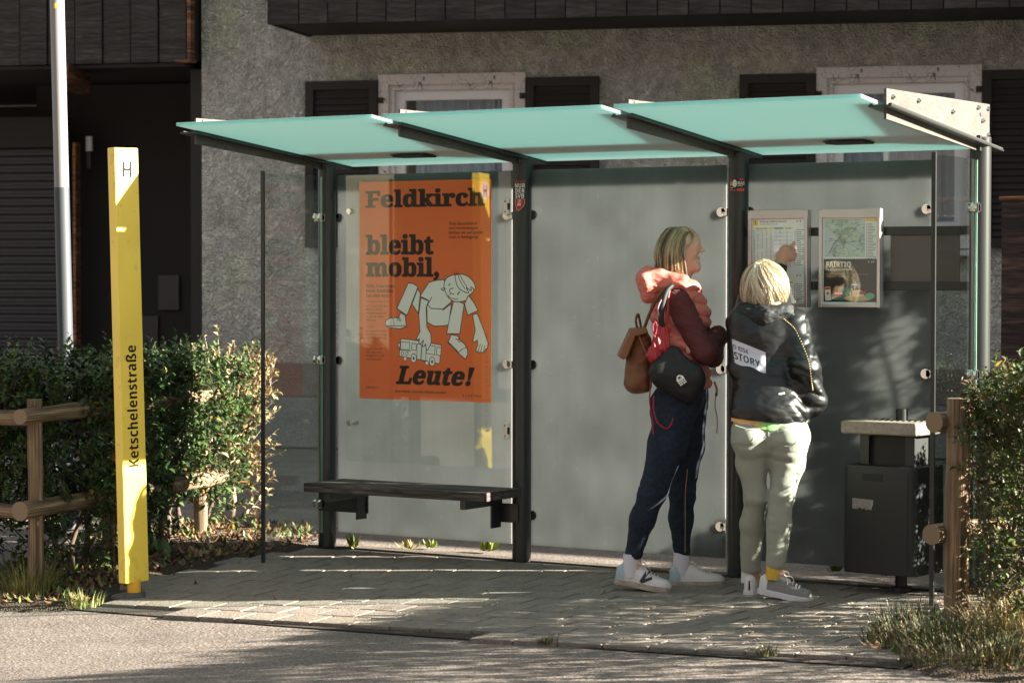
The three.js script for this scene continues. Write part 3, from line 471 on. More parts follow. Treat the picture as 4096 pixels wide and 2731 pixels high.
// log fences
{
  const f = thing('log_fence', 'weathered round-log rail fence standing in the hedge behind the yellow pole', 'fence');
  const A = V(-0.56, 0, 1.795), B = V(-0.90, 0, -0.22), C = V(-3.0, 0, 1.4), y = [0.795, 0.32];
  log('rail', V(A.x + 0.02, y[0] - 0.005, A.z + 0.06), V(B.x, y[0] + 0.02, B.z), 0.041, f, 1); log('rail', V(A.x + 0.02, y[1], A.z + 0.06), V(B.x, y[1] + 0.015, B.z), 0.045, f, 2);
  log('rail', V(A.x - 0.03, y[0] - 0.01, A.z - 0.03), V(C.x, 0.70, C.z), 0.038, f, 3); log('rail', V(A.x - 0.03, y[1] - 0.01, A.z - 0.03), V(C.x, 0.24, C.z), 0.040, f, 4);
  for (const [x, z, top] of [[A.x - 0.03, A.z - 0.10, 0.87], [-0.935, -0.06, 0.84], [-0.75, 0.95, 0.8]]) log('post', V(x, gh(x, z) - 0.05, z), V(x + 0.005, top, z), 0.040, f, x * 7);
}
{
  const f = thing('log_fence', 'shaded round-log rail fence in front of the hedge beside the waste bin', 'fence');
  const px = z => 4.10 + 0.215 * (1.283 - z);
  log('rail', V(px(1.34), 0.885, 1.34), V(px(-1.5), 0.885, -1.5), 0.040, f, 11); log('rail', V(px(1.36), 0.419, 1.36), V(px(-1.5), 0.419, -1.5), 0.042, f, 12);
  for (const z of [1.27, -0.4]) log('post', V(px(z) + 0.06, -0.05, z), V(px(z) + 0.06, z > 0 ? 0.985 : 0.95, z), 0.052, f, z * 5);
}
// grass
const grassMat = phys(rgb(1, 1, 1), 0.6, { transmission: 0.3, thickness: 0, side: THREE.DoubleSide, vertexColors: true });
function tuft(pos, n, len, spread, seed, cols) {
  const r = rng(seed), P = [], C = [], N = [];
  for (let i = 0; i < n; i++) {
    const a = r() * 6.283, rad = Math.sqrt(r()) * spread, bx = pos.x + Math.cos(a) * rad, bz = pos.z + Math.sin(a) * rad, by = gh(bx, bz), L = len * (0.45 + 0.65 * r()), la = a + (r() - 0.5) * 1.6, lean = 0.15 + 0.75 * r(), w = 0.0022 + 0.0016 * r(), c = cols[Math.floor(r() * cols.length)], v = 0.75 + 0.5 * r();
    const sx = -Math.sin(la) * w, sz = Math.cos(la) * w; let prev = null;
    for (let k = 0; k <= 4; k++) { const t = k / 4, d = L * lean * t * t, q = [bx + Math.cos(la) * d, by + L * t * (1 - 0.35 * lean * t), bz + Math.sin(la) * d], ww = 1 - t * 0.92; const cur = [[q[0] - sx * ww, q[1], q[2] - sz * ww], [q[0] + sx * ww, q[1], q[2] + sz * ww]]; if (prev) P.push(...prev[0], ...prev[1], ...cur[1], ...prev[0], ...cur[1], ...cur[0]); if (prev) for (let m = 0; m < 6; m++) C.push(c[0] * v, c[1] * v, c[2] * v); prev = cur; }
  }
  const g = new THREE.BufferGeometry(); g.setAttribute('position', new THREE.Float32BufferAttribute(P, 3)); g.setAttribute('color', new THREE.Float32BufferAttribute(C, 3)); g.computeVertexNormals(); return g;
}
const gr1 = [[0.22, 0.26, 0.06], [0.30, 0.30, 0.09], [0.16, 0.2, 0.05], [0.42, 0.36, 0.16]], gr2 = [[0.065, 0.09, 0.022], [0.09, 0.095, 0.03], [0.13, 0.10, 0.04], [0.045, 0.06, 0.016]];
{
  const p = onGround(95, 2395); p.z -= 0.04;
  const tufts = [['grass_tuft', 'pale sunlit grass clump beside the yellow pole', p, 420, 0.24, 0.14, 301, gr1], ['grass_tuft', 'short dry grass at the foot of the bus stop pole', onGround(330, 2428).add(V(-0.02, 0, -0.03)), 120, 0.09, 0.10, 302, gr1],
    ['grass_tuft', 'grass clump growing under the fence post beside the waste bin', V(3.98, 0, 1.28), 420, 0.15, 0.16, 303, gr2], ['grass_tuft', 'dry brownish grass in front of the log fence post beside the road', V(4.28, 0, 1.66), 1500, 0.14, 0.34, 304, gr2],
    ['grass_tuft', 'tall dry grass under the hedge, behind the log fence post', V(4.55, 0, 1.35), 700, 0.26, 0.32, 305, [[0.32, 0.24, 0.1], [0.22, 0.17, 0.06], [0.14, 0.14, 0.04]]],
    ['grass_tuft', 'low dark grass on the bare soil between road and hedge', V(4.62, 0, 1.98), 1300, 0.11, 0.40, 309, gr2], ['grass_tuft', 'tiny moss and grass tuft in the paver joint at the asphalt edge', onGround(2190, 2572), 130, 0.035, 0.045, 306, gr2], ['grass_tuft', 'small grass tuft at the asphalt edge before the walking shoes', onGround(3072, 2622), 90, 0.05, 0.04, 307, gr2],
    ['grass_tuft', 'thin dark grass on the soil at the left end of the hedge', onGround(30, 2360).add(V(0, 0, -0.15)), 200, 0.16, 0.2, 308, gr2]];
  for (const [n, l, q, ...a] of tufts) single(n, l, 'grass', tuft(q, ...a), grassMat);
}
// broad-leaved weeds
function weed(label, pos, n, len, seed, cols, broad = 0.3, flat = 0.5) {
  const r = rng(seed), w = thing('weed', label, 'weed', V(pos.x, gh(pos.x, pos.z) - 0.004, pos.z)), g = leafGeo(broad, 0.35, 0.3), ms = cols.map(c => phys(rgb(...c), 0.55, { transmission: 0.3, thickness: 0, side: THREE.DoubleSide }));
  for (let i = 0; i < n; i++) { const m = part('leaf', g, ms[i % ms.length], w), a = i * 2.4 + r() * 0.8, L = len * (0.6 + 0.6 * r()); m.scale.setScalar(L); m.position.set((r() - 0.5) * len * 0.8, 0.002 + r() * 0.012, (r() - 0.5) * len * 0.5); m.rotation.order = 'YXZ'; m.rotation.set(0.35 + flat * (0.5 + r()), a, 0); }
}
const wg = [[0.16, 0.22, 0.04], [0.10, 0.15, 0.03], [0.24, 0.25, 0.05]], wb = [[0.30, 0.2, 0.04], [0.16, 0.17, 0.04], [0.12, 0.16, 0.03]];
weed('small dandelion rosette at the foot of the post beside the clear side panel', onGround(1410, 2192), 11, 0.075, 401, wg, 0.36); weed('flat sprawling weed under the poster panel', onGround(1640, 2196), 14, 0.07, 402, wb, 0.25, 0.9); weed('low yellow green weed beneath the bench end', onGround(1720, 2190), 16, 0.045, 403, wg, 0.5, 0.6);
weed('bushy broad leaved weed at the foot of the post between bench and frosted wall', onGround(1950, 2205), 22, 0.075, 404, wg, 0.45, 0.35); weed('leafy weed growing under the frosted wall behind the waste bin', onGround(3340, 2288), 26, 0.05, 405, [[0.09, 0.13, 0.03], [0.12, 0.15, 0.04]], 0.5, 0.5); weed('small weed cluster beside the foot of the waste bin', onGround(3545, 2306), 16, 0.045, 406, [[0.12, 0.16, 0.04], [0.2, 0.18, 0.04]], 0.5, 0.5);
weed('round leaved weed in the bed behind the yellow pole', onGround(630, 2235), 12, 0.10, 407, [[0.07, 0.13, 0.04], [0.09, 0.16, 0.05]], 0.8, 0.5);
// leaf litter and creeping cover on the left bed
{
  const r = rng(71), lg = leafGeo(0.62, 0.5, 0.35), N = 2600, im = new THREE.InstancedMesh(lg, leafMat, N), o = new THREE.Object3D(), br = [[0.15, 0.075, 0.035], [0.22, 0.12, 0.06], [0.10, 0.055, 0.03], [0.19, 0.095, 0.035], [0.28, 0.17, 0.09]], gn = [[0.10, 0.17, 0.03], [0.07, 0.12, 0.03], [0.16, 0.2, 0.04]]; let n = 0;
  while (n < N) {
    const R = n % 4 === 0, x = R ? lerp(3.9, 5, r()) : lerp(-1.4, -0.05, r()), z = R ? lerp(-0.6, 2.3, r()) : lerp(-0.7, 2.0, r()); if (!(R ? bedR : bedL).inside(x, z) && r() < 0.97) { continue; }
    const green = r() < 0.30; o.position.set(x, gh(x, z) + 0.022 + r() * 0.022, z); o.rotation.set(green ? r() * 1.0 + 0.6 : Math.PI / 2 + (r() - 0.5) * 0.8, r() * 6.28, (r() - 0.5) * 0.9, 'YXZ'); o.scale.setScalar(green ? 0.02 + 0.025 * r() : 0.024 + 0.03 * r()); o.updateMatrix(); im.setMatrixAt(n, o.matrix);
    const c = green ? gn[n % 3] : br[n % 5]; im.setColorAt(n, rgb(...c)); n++;
  }
  im.name = 'leaf_litter'; im.userData = { kind: 'stuff', label: 'brown fallen leaves and creeping green plants on the bed', category: 'leaf litter' }; shade(im); scene.add(im);
  [[1110, 2404, 'curled orange leaf on the sunlit pavers near the yellow pole'], [1390, 2316, 'small brown leaf on the shaded pavers before the bench'], [1532, 2315, 'tiny tan leaf on the shaded pavers in front of the poster'], [1715, 2388, 'orange leaf at the edge of the shelter shadow'], [1938, 2376, 'small green leaf on the shaded pavers'], [2405, 2384, 'dark dry leaf near the white trainers'], [3612, 2590, 'large orange leaf caught in the grass by the road'], [785, 2342, 'brown dry leaf on pavers at the bed edge']].forEach(([px, py, label], i) => {
    const q = onGround(px, py), m = single('fallen_leaf', label, 'leaf', lg, phys(rgb(...[[0.45, 0.16, 0.06], [0.30, 0.17, 0.06], [0.34, 0.2, 0.08], [0.42, 0.18, 0.08], [0.16, 0.2, 0.05], [0.12, 0.07, 0.04], [0.5, 0.22, 0.05], [0.2, 0.12, 0.06]][i]), 0.7, { side: THREE.DoubleSide, transmission: 0.2, thickness: 0 }));
    m.position.copy(q).add(V(0, 0.012, 0)); m.scale.setScalar(i === 6 ? 0.07 : 0.032); m.rotation.order = 'YXZ'; m.rotation.set(1.35, i * 1.9, 0.3);
  });
}
// ---------------------------------------------------------------- yellow bus stop pole
const fontBold = await new FontLoader().loadAsync('fonts/droid/droid_sans_bold.typeface.json'), fontReg = await new FontLoader().loadAsync('fonts/droid/droid_sans_regular.typeface.json');
function text(str, size, width, font = fontBold, depth = 0.0006) { const g = new TextGeometry(str, { font, size, depth, curveSegments: 5, bevelEnabled: false }); g.computeBoundingBox(); const b = g.boundingBox; g.translate(-(b.min.x + b.max.x) / 2, -b.min.y, 0); if (width) g.scale(width / (b.max.x - b.min.x), 1, 1); return g; }
{
  const base = pix(535, 2372, 12.0), g = thing('bus_stop_pole', 'tall yellow bus stop pole with a round H sign and upright black lettering', 'sign', base, 0);
  const tilt = new THREE.Quaternion().setFromAxisAngle(F_.clone().setY(0).normalize(), -0.023); g.quaternion.copy(tilt).multiply(new THREE.Quaternion().setFromAxisAngle(V(0, 1, 0), -9.5 * Math.PI / 180));
  const yel = phys(rgb(0.93, 0.69, 0.09), 0.42, { map: dataTex(512, 512, (u, v) => { const a = n64(u, v), s = 0.97 + (n8(u, v) - 0.5) * 0.06 - (a > 0.93 ? 0.10 : 0) - (n23(u, v) > 0.9 ? 0.05 : 0); return [s, s * 0.995, s * 0.97]; }, true), clearcoat: 0.7, clearcoatRoughness: 0.22 }), ink = phys(rgb(0.03, 0.022, 0.016), 1, { specularIntensity: 0.15 }), wht = phys(rgb(0.8, 0.8, 0.8), 0.4, { clearcoat: 0.6, clearcoatRoughness: 0.2 });
  part('column', rbox(0.056, 2.15, 0.15, 0.005, 0, 0.055 + 1.075, 0, 3), yel, g);
  part('foot', cyl(0.034, 0.034, 0.08, 0, 0.03, 0.0, 24), std(rgb(0.75, 0.40, 0.03), 0.5), g);
  part('base_disc', cyl(0.055, 0.06, 0.035, 0, -0.012, 0, 28), std(rgb(0.09, 0.085, 0.08), 0.7), g);
  for (const s of [1, -1]) {
    const f = geo => (s > 0 ? geo.rotateY(Math.PI / 2) : geo.rotateY(-Math.PI / 2)).translate(s * 0.0282, 0, 0);
    const d = part('sign_disc', f(cyl(0.058, 0.058, 0.001, 0, 0, 0, 48).rotateX(Math.PI / 2).translate(0, 2.098, 0)), wht, g);
    part('letter_h', f(merged([box(0.014, 0.078, 0.0006, -0.022, 2.098, 0.001), box(0.014, 0.078, 0.0006, 0.022, 2.098, 0.001), box(0.031, 0.012, 0.0006, 0, 2.098, 0.001)])), ink, d);
    part('lettering', f(text('Ketschelenstraße', 0.062, 0.60).rotateZ(Math.PI / 2).translate(0.028, 0.93, 0.0002)), ink, g);
  }
}
// ---------------------------------------------------------------- street lamp
{
  const b = pix(276, 1500, 14.3); b.y = 0; const g = thing('street_lamp', 'pale steel lamp post with a darker lower part rising behind the hedge', 'street lamp', b);
  g.quaternion.setFromAxisAngle(F_.clone().setY(0).normalize(), -0.021);
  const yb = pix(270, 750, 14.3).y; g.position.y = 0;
  part('shaft', cyl(0.041, 0.043, 6 - yb, 0, yb + (6 - yb) / 2, 0, 36), std(rgb(0.23, 0.23, 0.235), 0.5, { metalness: 0.25 }), g);
  part('lower_shaft', cyl(0.0445, 0.046, yb, 0, yb / 2, 0, 36), std(rgb(0.045, 0.055, 0.065), 0.55), g);  // lower part of the shaft in a darker colour
  const st = pix(250, 26, 14.25).y; part('sticker', new THREE.CylinderGeometry(0.0436, 0.0436, 0.03, 12, 1, true, -0.2, 0.5).translate(0, st, 0), std(rgb(0.85, 0.42, 0.03), 0.5, { side: THREE.DoubleSide }), g).rotation.y = 0.45;
  const arm = part('arm', tube([V(0, 5.95, 0), V(0.3, 6.15, 0.05), V(0.9, 6.2, 0.15)], 0.03), std(rgb(0.62, 0.62, 0.62), 0.45), g);
  part('lamp_head', rbox(0.6, 0.09, 0.24, 0.03, 1.15, 6.2, 0.18), std(rgb(0.4, 0.4, 0.4), 0.5), g);
}
// ---------------------------------------------------------------- poster case
function posterDraw(x, W, H) {
  x.fillStyle = '#f3763c'; x.fillRect(0, 0, W, H); const dark = '#2a1a12', lt = '#f4f3ee';
  const fat = (str, X, base, width, asc, style = '') => { x.save(); x.font = `${style} bold 200px serif`; const m = x.measureText(str), w = m.width; x.translate(X, base); x.scale(width / w, asc / 152); x.fillStyle = x.strokeStyle = dark; x.lineWidth = 13; x.lineJoin = 'round'; x.fillText(str, 0, 0); x.strokeText(str, 0, 0); x.restore(); };
  fat('Feldkirch', 50, 166, 925, 108); fat('bleibt', 54, 472, 528, 122); fat('mobil,', 54, 616, 580, 118); fat('Leute!', 290, 1314, 590, 118, 'italic');
  const t = (str, X, Y, size, wgt = 'bold', w) => { x.font = `${wgt} ${size}px sans-serif`; x.fillStyle = dark; if (w) x.fillText(str, X, Y, w); else x.fillText(str, X, Y); };
  ['Trotz Bauarbeiten', 'und Umstellungen', 'bleiben wir auf ganzer', 'Linie in Bewegung!'].forEach((s, i) => t(s, 700, 290 + i * 28.5, 25, 'bold', 262));
  ['Hallo, liebe Leute,', 'beim Stadtbus', 'tut sich was:'].forEach((s, i) => t(s, 53, 692 + i * 31, 31, 'bold', 232));
  t('H O C H W A S S E R S C H U T Z', 53, 788, 13, 'bold', 225); ['ab 11. Dez fährt der', 'Bus durch den', 'Ardetzenbergtunnel,', 'es gilt ein neuer', 'Fahrplan'].forEach((s, i) => t(s, 53, 819 + i * 23, 20, 'normal', 170));
  t('L I N I E N', 53, 951, 13, 'bold'); ['alle Liniennummern', 'werden dreistellig:', 'aus Linie 1 wird 401'].forEach((s, i) => t(s, 53, 982 + i * 23, 20, 'normal', 168));
  t('T I B I S', 53, 1067, 13, 'bold'); ['neue Linie 409', 'inkl. Stationen', 'Fangabühel und', 'Antoniushaus'].forEach((s, i) => t(s, 53, 1098 + i * 23, 20, 'normal', 150));
  t('V M O B I  L', 53, 1352, 18, 'bold', 105); t('Neuer Fahrplan, neue Linien: feldkirch.at/stadtbus', 283, 1372, 19, 'bold', 400); t('S  T  A  D T B U S', 808, 1388, 19, 'bold', 178);
  // line drawing of a boy with a toy bus
  const P = (cx, cy) => { const X = cx * 0.738 - 63.6; return [X, cy * 0.611 + 511 + 25.5 * X / 1024]; };
  const shape = (pts, lw = 5, fill = lt, close = true) => { x.beginPath(); pts.forEach((p, i) => { const q = P(...p); i ? x.lineTo(...q) : x.moveTo(...q); }); if (close) x.closePath(); if (fill) { x.fillStyle = fill; x.fill(); } x.strokeStyle = dark; x.lineWidth = lw; x.lineJoin = x.lineCap = 'round'; x.stroke(); };
  const curve = (pts, lw = 4, fill) => { const q = pts.map(p => P(...p)); x.beginPath(); x.moveTo(...q[0]); for (let i = 1; i < q.length - 1; i++) { const mx = (q[i][0] + q[i + 1][0]) / 2, my = (q[i][1] + q[i + 1][1]) / 2; x.quadraticCurveTo(q[i][0], q[i][1], i === q.length - 2 ? q[i + 1][0] : mx, i === q.length - 2 ? q[i + 1][1] : my); } if (fill) { x.closePath(); x.fillStyle = fill; x.fill(); } x.strokeStyle = dark; x.lineWidth = lw; x.lineCap = 'round'; x.stroke(); };
  shape([[712, 285], [738, 340], [716, 550], [652, 452]]); shape([[612, 228], [665, 235], [714, 268], [597, 574], [490, 505]]);
  shape([[806, 455], [980, 500], [1065, 430], [1035, 655], [990, 668], [885, 676], [812, 640]]);
  shape([[530, 548], [578, 574], [585, 640], [594, 690], [520, 722], [420, 712], [365, 692], [372, 640], [420, 608], [508, 600]]); curve([[445, 612], [465, 640], [458, 692]]); curve([[372, 690], [470, 700], [590, 680]], 4); for (const k of [0, 1, 2]) curve([[482 + k * 14, 600 - k * 4], [500 + k * 14, 622], [505 + k * 14, 636]], 4);
  shape([[735, 366], [830, 216], [910, 192], [990, 182], [1000, 300], [1068, 408], [975, 494], [850, 490], [815, 446], [820, 404]]); curve([[858, 372], [840, 410], [822, 440]], 5);
  shape([[1240, 338], [1300, 420], [1336, 492], [1232, 548], [1200, 430]]); shape([[1282, 540], [1330, 524], [1395, 690], [1442, 830], [1432, 890], [1420, 885], [1395, 930], [1382, 925], [1350, 932], [1340, 925], [1312, 918], [1336, 850], [1330, 800], [1302, 826], [1284, 818], [1310, 700]]);
  for (const [a, b] of [[[1365, 925], [1382, 850]], [[1338, 920], [1362, 845]], [[1395, 925], [1405, 855]]]) curve([a, [(a[0] + b[0]) / 2, (a[1] + b[1]) / 2], b], 3.5);
  shape([[1085, 410], [1140, 404], [1196, 432], [1150, 745], [1014, 750], [1050, 560]]); shape([[1062, 756], [1130, 768], [1152, 806], [1200, 850], [1232, 905], [1232, 960], [1208, 1008], [1140, 950], [1028, 842]]); curve([[1145, 940], [1165, 900], [1220, 885]], 4); curve([[1030, 836], [1090, 880], [1140, 945]], 4); for (const k of [0, 1, 2]) curve([[1110 + k * 16, 800 + k * 14], [1130 + k * 14, 806 + k * 12], [1146 + k * 8, 798 + k * 12]], 4);
  // head
  curve([[985, 260], [990, 180], [1050, 140], [1120, 118], [1230, 140], [1290, 200], [1300, 300], [1230, 345], [1222, 392], [1160, 410], [1080, 412], [1010, 350], [985, 255]], 5, lt); curve([[978, 300], [955, 285], [962, 272], [1000, 275]], 5, lt); curve([[1000, 168], [985, 150], [1010, 146], [1022, 162]], 4, lt);
  curve([[1100, 130], [1110, 230], [1160, 290], [1260, 326], [1200, 240], [1280, 306], [1255, 236], [1318, 292], [1300, 200], [1230, 130], [1170, 118]], 5, lt); curve([[1130, 125], [1150, 200], [1205, 270]], 4); curve([[1150, 125], [1180, 190], [1225, 250]], 4); for (const k of [0, 1, 2]) curve([[1092 + k * 22, 104], [1098 + k * 20, 114], [1102 + k * 18, 122]], 4);
  curve([[1085, 270], [1040, 275], [1045, 325], [1088, 332]], 5); curve([[1050, 225], [1042, 235], [1036, 240]], 6); curve([[1148, 305], [1140, 318], [1128, 334]], 7); curve([[1005, 310], [1010, 380], [1130, 384]], 4); curve([[1034, 352], [1040, 345], [1055, 330]], 4);
  // toy bus
  shape([[530, 832], [545, 824], [720, 838], [960, 872], [940, 1070], [780, 1050], [740, 1040], [515, 1010]], 4); shape([[532, 855], [628, 862], [622, 942], [528, 938]], 3.5); shape([[650, 868], [700, 874], [694, 942], [648, 938]], 3.5); shape([[705, 872], [752, 878], [742, 1040], [700, 1034]], 3); shape([[758, 880], [800, 886], [795, 1046], [750, 1040]], 3); shape([[805, 880], [896, 886], [888, 978], [800, 968]], 3.5); shape([[915, 895], [960, 898], [952, 986], [905, 980]], 3.5); shape([[505, 875], [525, 878], [522, 920], [502, 915]], 3.5);
  const ell = (cx, cy, a, b, lw, fill) => { const q = P(cx, cy); x.beginPath(); x.ellipse(q[0], q[1], a, b, 0, 0, 6.3); if (fill) { x.fillStyle = fill; x.fill(); } x.strokeStyle = dark; x.lineWidth = lw; x.stroke(); };
  for (const [a, b] of [[578, 1034], [808, 1068]]) ell(a, b, 14, 14, 3, lt); for (const [a, b] of [[668, 1026], [862, 1052]]) { ell(a, b, 22, 29, 4, lt); ell(a, b, 5, 9, 3, dark); } for (const [a, b] of [[549, 980], [597, 980]]) ell(a, b, 10, 11, 3, lt); curve([[515, 944], [600, 950], [640, 950]], 3);
  // reaching arm over the bus
  shape([[745, 382], [826, 412], [800, 482], [808, 690], [848, 755], [856, 842], [820, 930], [802, 934], [794, 868], [775, 900], [760, 892], [772, 830], [738, 872], [722, 862], [730, 815], [708, 832], [694, 824], [735, 740], [722, 560]]);
}
const flat = (w, h, t, mat) => box(w, h, t);
function sheet(name, w, h, t, tex, parent, x, y, z, rough = 0.6) { const m = std(rgb(1, 1, 1), rough, { map: tex }); const p = part(name, new THREE.BoxGeometry(w, h, t), [std(rgb(0.7, 0.7, 0.7), 0.7), std(rgb(0.7, 0.7, 0.7), 0.7), std(rgb(0.7, 0.7, 0.7), 0.7), std(rgb(0.7, 0.7, 0.7), 0.7), m, std(rgb(0.7, 0.7, 0.7), 0.7)], parent); p.position.set(x, y, z); return p; }
{
  const g = thing('poster_case', 'orange transit poster with cartoon boy behind a glass door in the shelter wall', 'poster', V(0, 0, 0));
  sheet('poster', 0.854, 1.185, 0.001, canvasTex(1024, 1421, posterDraw), g, 0.621, 1.416, -0.034);
  part('glass_door', box(1.065, 1.565, 0.004, 0.645, 1.262, -0.022), M.glass, g);
  for (const y of [1.85, 0.69]) { const l = part('lock', merged([cyl(0.014, 0.014, 0.02, 0, 0, 0, 20).rotateX(Math.PI / 2), cyl(0.007, 0.007, 0.012, 0, 0, 0.012, 12).rotateX(Math.PI / 2)]).translate(0.142, y, -0.012), M.chrome, g); part('lock_plate', rbox(0.05, 0.026, 0.003, 0.001, 0.168, y, -0.0265), M.alu, l); }
  for (const y of [1.86, 0.68]) { const h = part('hinge', rbox(0.035, 0.085, 0.006, 0.003, 1.155, y, -0.016), M.alu, g); for (const dy of [-0.027, 0.027]) part('screw', cyl(0.004, 0.004, 0.003, 0, 0, 0, 10).rotateX(Math.PI / 2).translate(1.146, y + dy, -0.0118), M.gasket, h); part('hinge_pin', rbox(0.012, 0.036, 0.012, 0.003, 1.170, y, -0.010), M.gasket, h); }
}
// ---------------------------------------------------------------- notice cases
function timetable(x, W, H) {
  x.fillStyle = '#f5f6fb'; x.fillRect(0, 0, W, H); const t = (s, a, b, z, w = 'normal', c = '#222', mw) => { x.font = `${w} ${z}px sans-serif`; x.fillStyle = c; mw ? x.fillText(s, a, b, mw) : x.fillText(s, a, b); };
  const r = rng(9), blk = (y, num, title, rows) => {
    x.fillStyle = '#f2d21c'; x.fillRect(8, y, 48, 48); t(String(num), 20, y + 38, 38, 'bold'); t(title, 72, y + 22, 22, 'bold', '#222', 260); t('Haltestelle Ketschelenstraße', 72, y + 42, 14); t('V  V', W - 84, y + 24, 26, 'bold', '#333');
    x.fillStyle = '#e8e47a'; x.fillRect(8, y + 66, 200, 16); x.fillStyle = '#7fb79a'; x.fillRect(212, y + 66, 90, 16); x.fillStyle = '#e8e47a'; x.fillRect(306, y + 66, 90, 16); t('Montag - Freitag', 40, y + 79, 13, 'bold'); t('Samstag', 225, y + 79, 13, 'bold'); t('Sonntag', 320, y + 79, 13, 'bold');
    for (let k = 0; k < rows; k++) { const yy = y + 100 + k * 17; if (k % 2) { x.fillStyle = 'rgba(190,205,225,.45)'; x.fillRect(212, yy - 13, 184, 16); } t(String(5 + k), 12, yy, 13, 'bold'); for (let c = 0; c < 4; c++) if (r() < 0.9) t(String(Math.floor(r() * 50 + 10)), 48 + c * 42, yy, 13); for (let c = 0; c < 2; c++) if (r() < 0.85) t(String(Math.floor(r() * 50 + 10)), 226 + c * 36, yy, 13); if (k < 14) t(String(Math.floor(r() * 50 + 10)), 330, yy, 13); }
    for (let k = 0; k < Math.min(rows + 4, 20); k++) { x.fillStyle = '#333'; x.beginPath(); x.arc(414, y + 92 + k * 16, 3, 0, 7); x.fill(); x.fillStyle = '#555'; x.fillRect(426, y + 88 + k * 16, 40 + r() * 50, 5); } x.fillStyle = '#333'; x.fillRect(413, y + 92, 2, Math.min(rows + 3, 19) * 16);
  };
  blk(6, 1, 'Richtung Feldkirch Bahnhof', 17); for (let k = 0; k < 4; k++) { x.fillStyle = '#777'; x.fillRect(12, 405 + k * 12, 120 + r() * 120, 4); } blk(480, 6, 'Richtung Göfis', 8); x.fillStyle = '#555'; for (let k = 0; k < 3; k++) x.fillRect(400, H - 60 + k * 13, 60 + r() * 40, 4);
}
function cityMap(x, W, H) {
  x.fillStyle = '#e9ecef'; x.fillRect(0, 0, W, H); const h1 = H * 0.46, r = rng(77);
  x.save(); x.beginPath(); x.rect(14, 8, W * 0.74, h1 - 14); x.clip(); x.fillStyle = '#b9cbc6'; x.fillRect(0, 0, W, h1);
  for (let k = 0; k < 26; k++) { x.fillStyle = ['#9fb8ab', '#c7d2cc', '#8fa99c', '#b4c3cc'][k % 4]; x.beginPath(); x.ellipse(r() * W * 0.8, r() * h1, 20 + r() * 60, 12 + r() * 40, r() * 3, 0, 7); x.fill(); } x.fillStyle = '#c3ccd6'; x.beginPath(); x.moveTo(0, 60); x.lineTo(150, 160); x.lineTo(60, h1); x.lineTo(0, h1); x.fill();
  x.strokeStyle = '#56707e'; x.lineWidth = 3; for (let k = 0; k < 9; k++) { x.beginPath(); let a = W * 0.4, b = h1 * 0.6; x.moveTo(a, b); for (let s = 0; s < 6; s++) { a += Math.cos(k * 0.7 + r() * 0.8) * 40; b += Math.sin(k * 0.7 + r() * 0.8) * 40; x.lineTo(a, b); } x.strokeStyle = ['#4d6a86', '#5d7d6a', '#7a6a44', '#48586a'][k % 4]; x.stroke(); }
  x.strokeStyle = '#5b6d6a'; x.lineWidth = 9; x.beginPath(); x.moveTo(60, 300); x.quadraticCurveTo(110, 200, 170, 150); x.stroke(); for (let k = 0; k < 90; k++) { x.fillStyle = '#3c4a50'; x.fillRect(60 + r() * W * 0.62, r() * h1, 10 + r() * 18, 3); } x.fillStyle = '#d8b93a'; for (let k = 0; k < 14; k++) x.fillRect(100 + r() * W * 0.5, r() * h1, 20, 6); x.restore();
  x.fillStyle = '#f0cf24'; x.fillRect(W * 0.78, 6, W * 0.2, 22); x.fillStyle = '#333'; for (let k = 0; k < 24; k++) { x.fillStyle = k % 5 ? '#556' : '#a44'; x.fillRect(W * 0.785, 48 + k * 13, 8, 5); x.fillStyle = '#444'; x.fillRect(W * 0.81, 48 + k * 13, 40 + r() * 40, 4); }
  x.fillStyle = '#1d1d20'; x.fillRect(8, h1 + 10, W - 16, H - h1 - 26); x.fillStyle = '#f4f4f4'; x.font = 'bold 66px sans-serif'; x.fillText('FAIRTIQ', 26, h1 + 82, 240); x.font = 'bold 22px sans-serif'; x.fillText('Die einfachste Fahrkarte.', 26, h1 + 110, 250); x.font = '15px sans-serif'; x.fillStyle = '#9a9a9a'; x.fillText('Mit nur einem Swipe immer mit der richtigen Fahrkarte unterwegs', 26, h1 + 146, 400); x.fillText('– zum günstigsten verfügbaren Preis.', 26, h1 + 166, 230);
  x.fillStyle = '#eee'; x.font = 'bold 20px sans-serif'; x.fillText('V   V V', W - 90, h1 + 44);
  const blob = (c, a, b, w, h) => { x.fillStyle = c; x.beginPath(); x.ellipse(a, b, w, h, 0, 0, 7); x.fill(); }; blob('#2f7f7c', 160, H - 66, 90, 34); blob('#3b9a8a', 200, H - 110, 60, 40); blob('#c9a77a', 330, H - 50, 130, 26); blob('#e4d6b8', 320, H - 90, 70, 30); blob('#223c6a', 310, H - 160, 70, 22); blob('#f2f2f2', 300, H - 165, 36, 6); blob('#4fae96', 440, H - 70, 44, 26);
  x.fillStyle = '#c5372c'; x.fillRect(104, H - 104, 86, 40); x.fillStyle = '#fff'; for (let k = 0; k < 3; k++) x.fillRect(112 + k * 26, H - 98, 20, 16); x.fillStyle = '#b8402f'; x.fillRect(340, H - 110, 60, 26); x.fillStyle = '#e9e4de'; x.save(); x.translate(48, H - 85); x.rotate(-0.08); x.fillRect(-28, -62, 56, 118); x.fillStyle = '#c5372c'; x.fillRect(-26, -58, 52, 20); x.fillRect(-10, -16, 20, 20); x.restore(); x.fillStyle = '#c8502f'; x.fillRect(266, H - 118, 12, 46); blob('#f3d8b4', 272, H - 126, 8, 8);
}
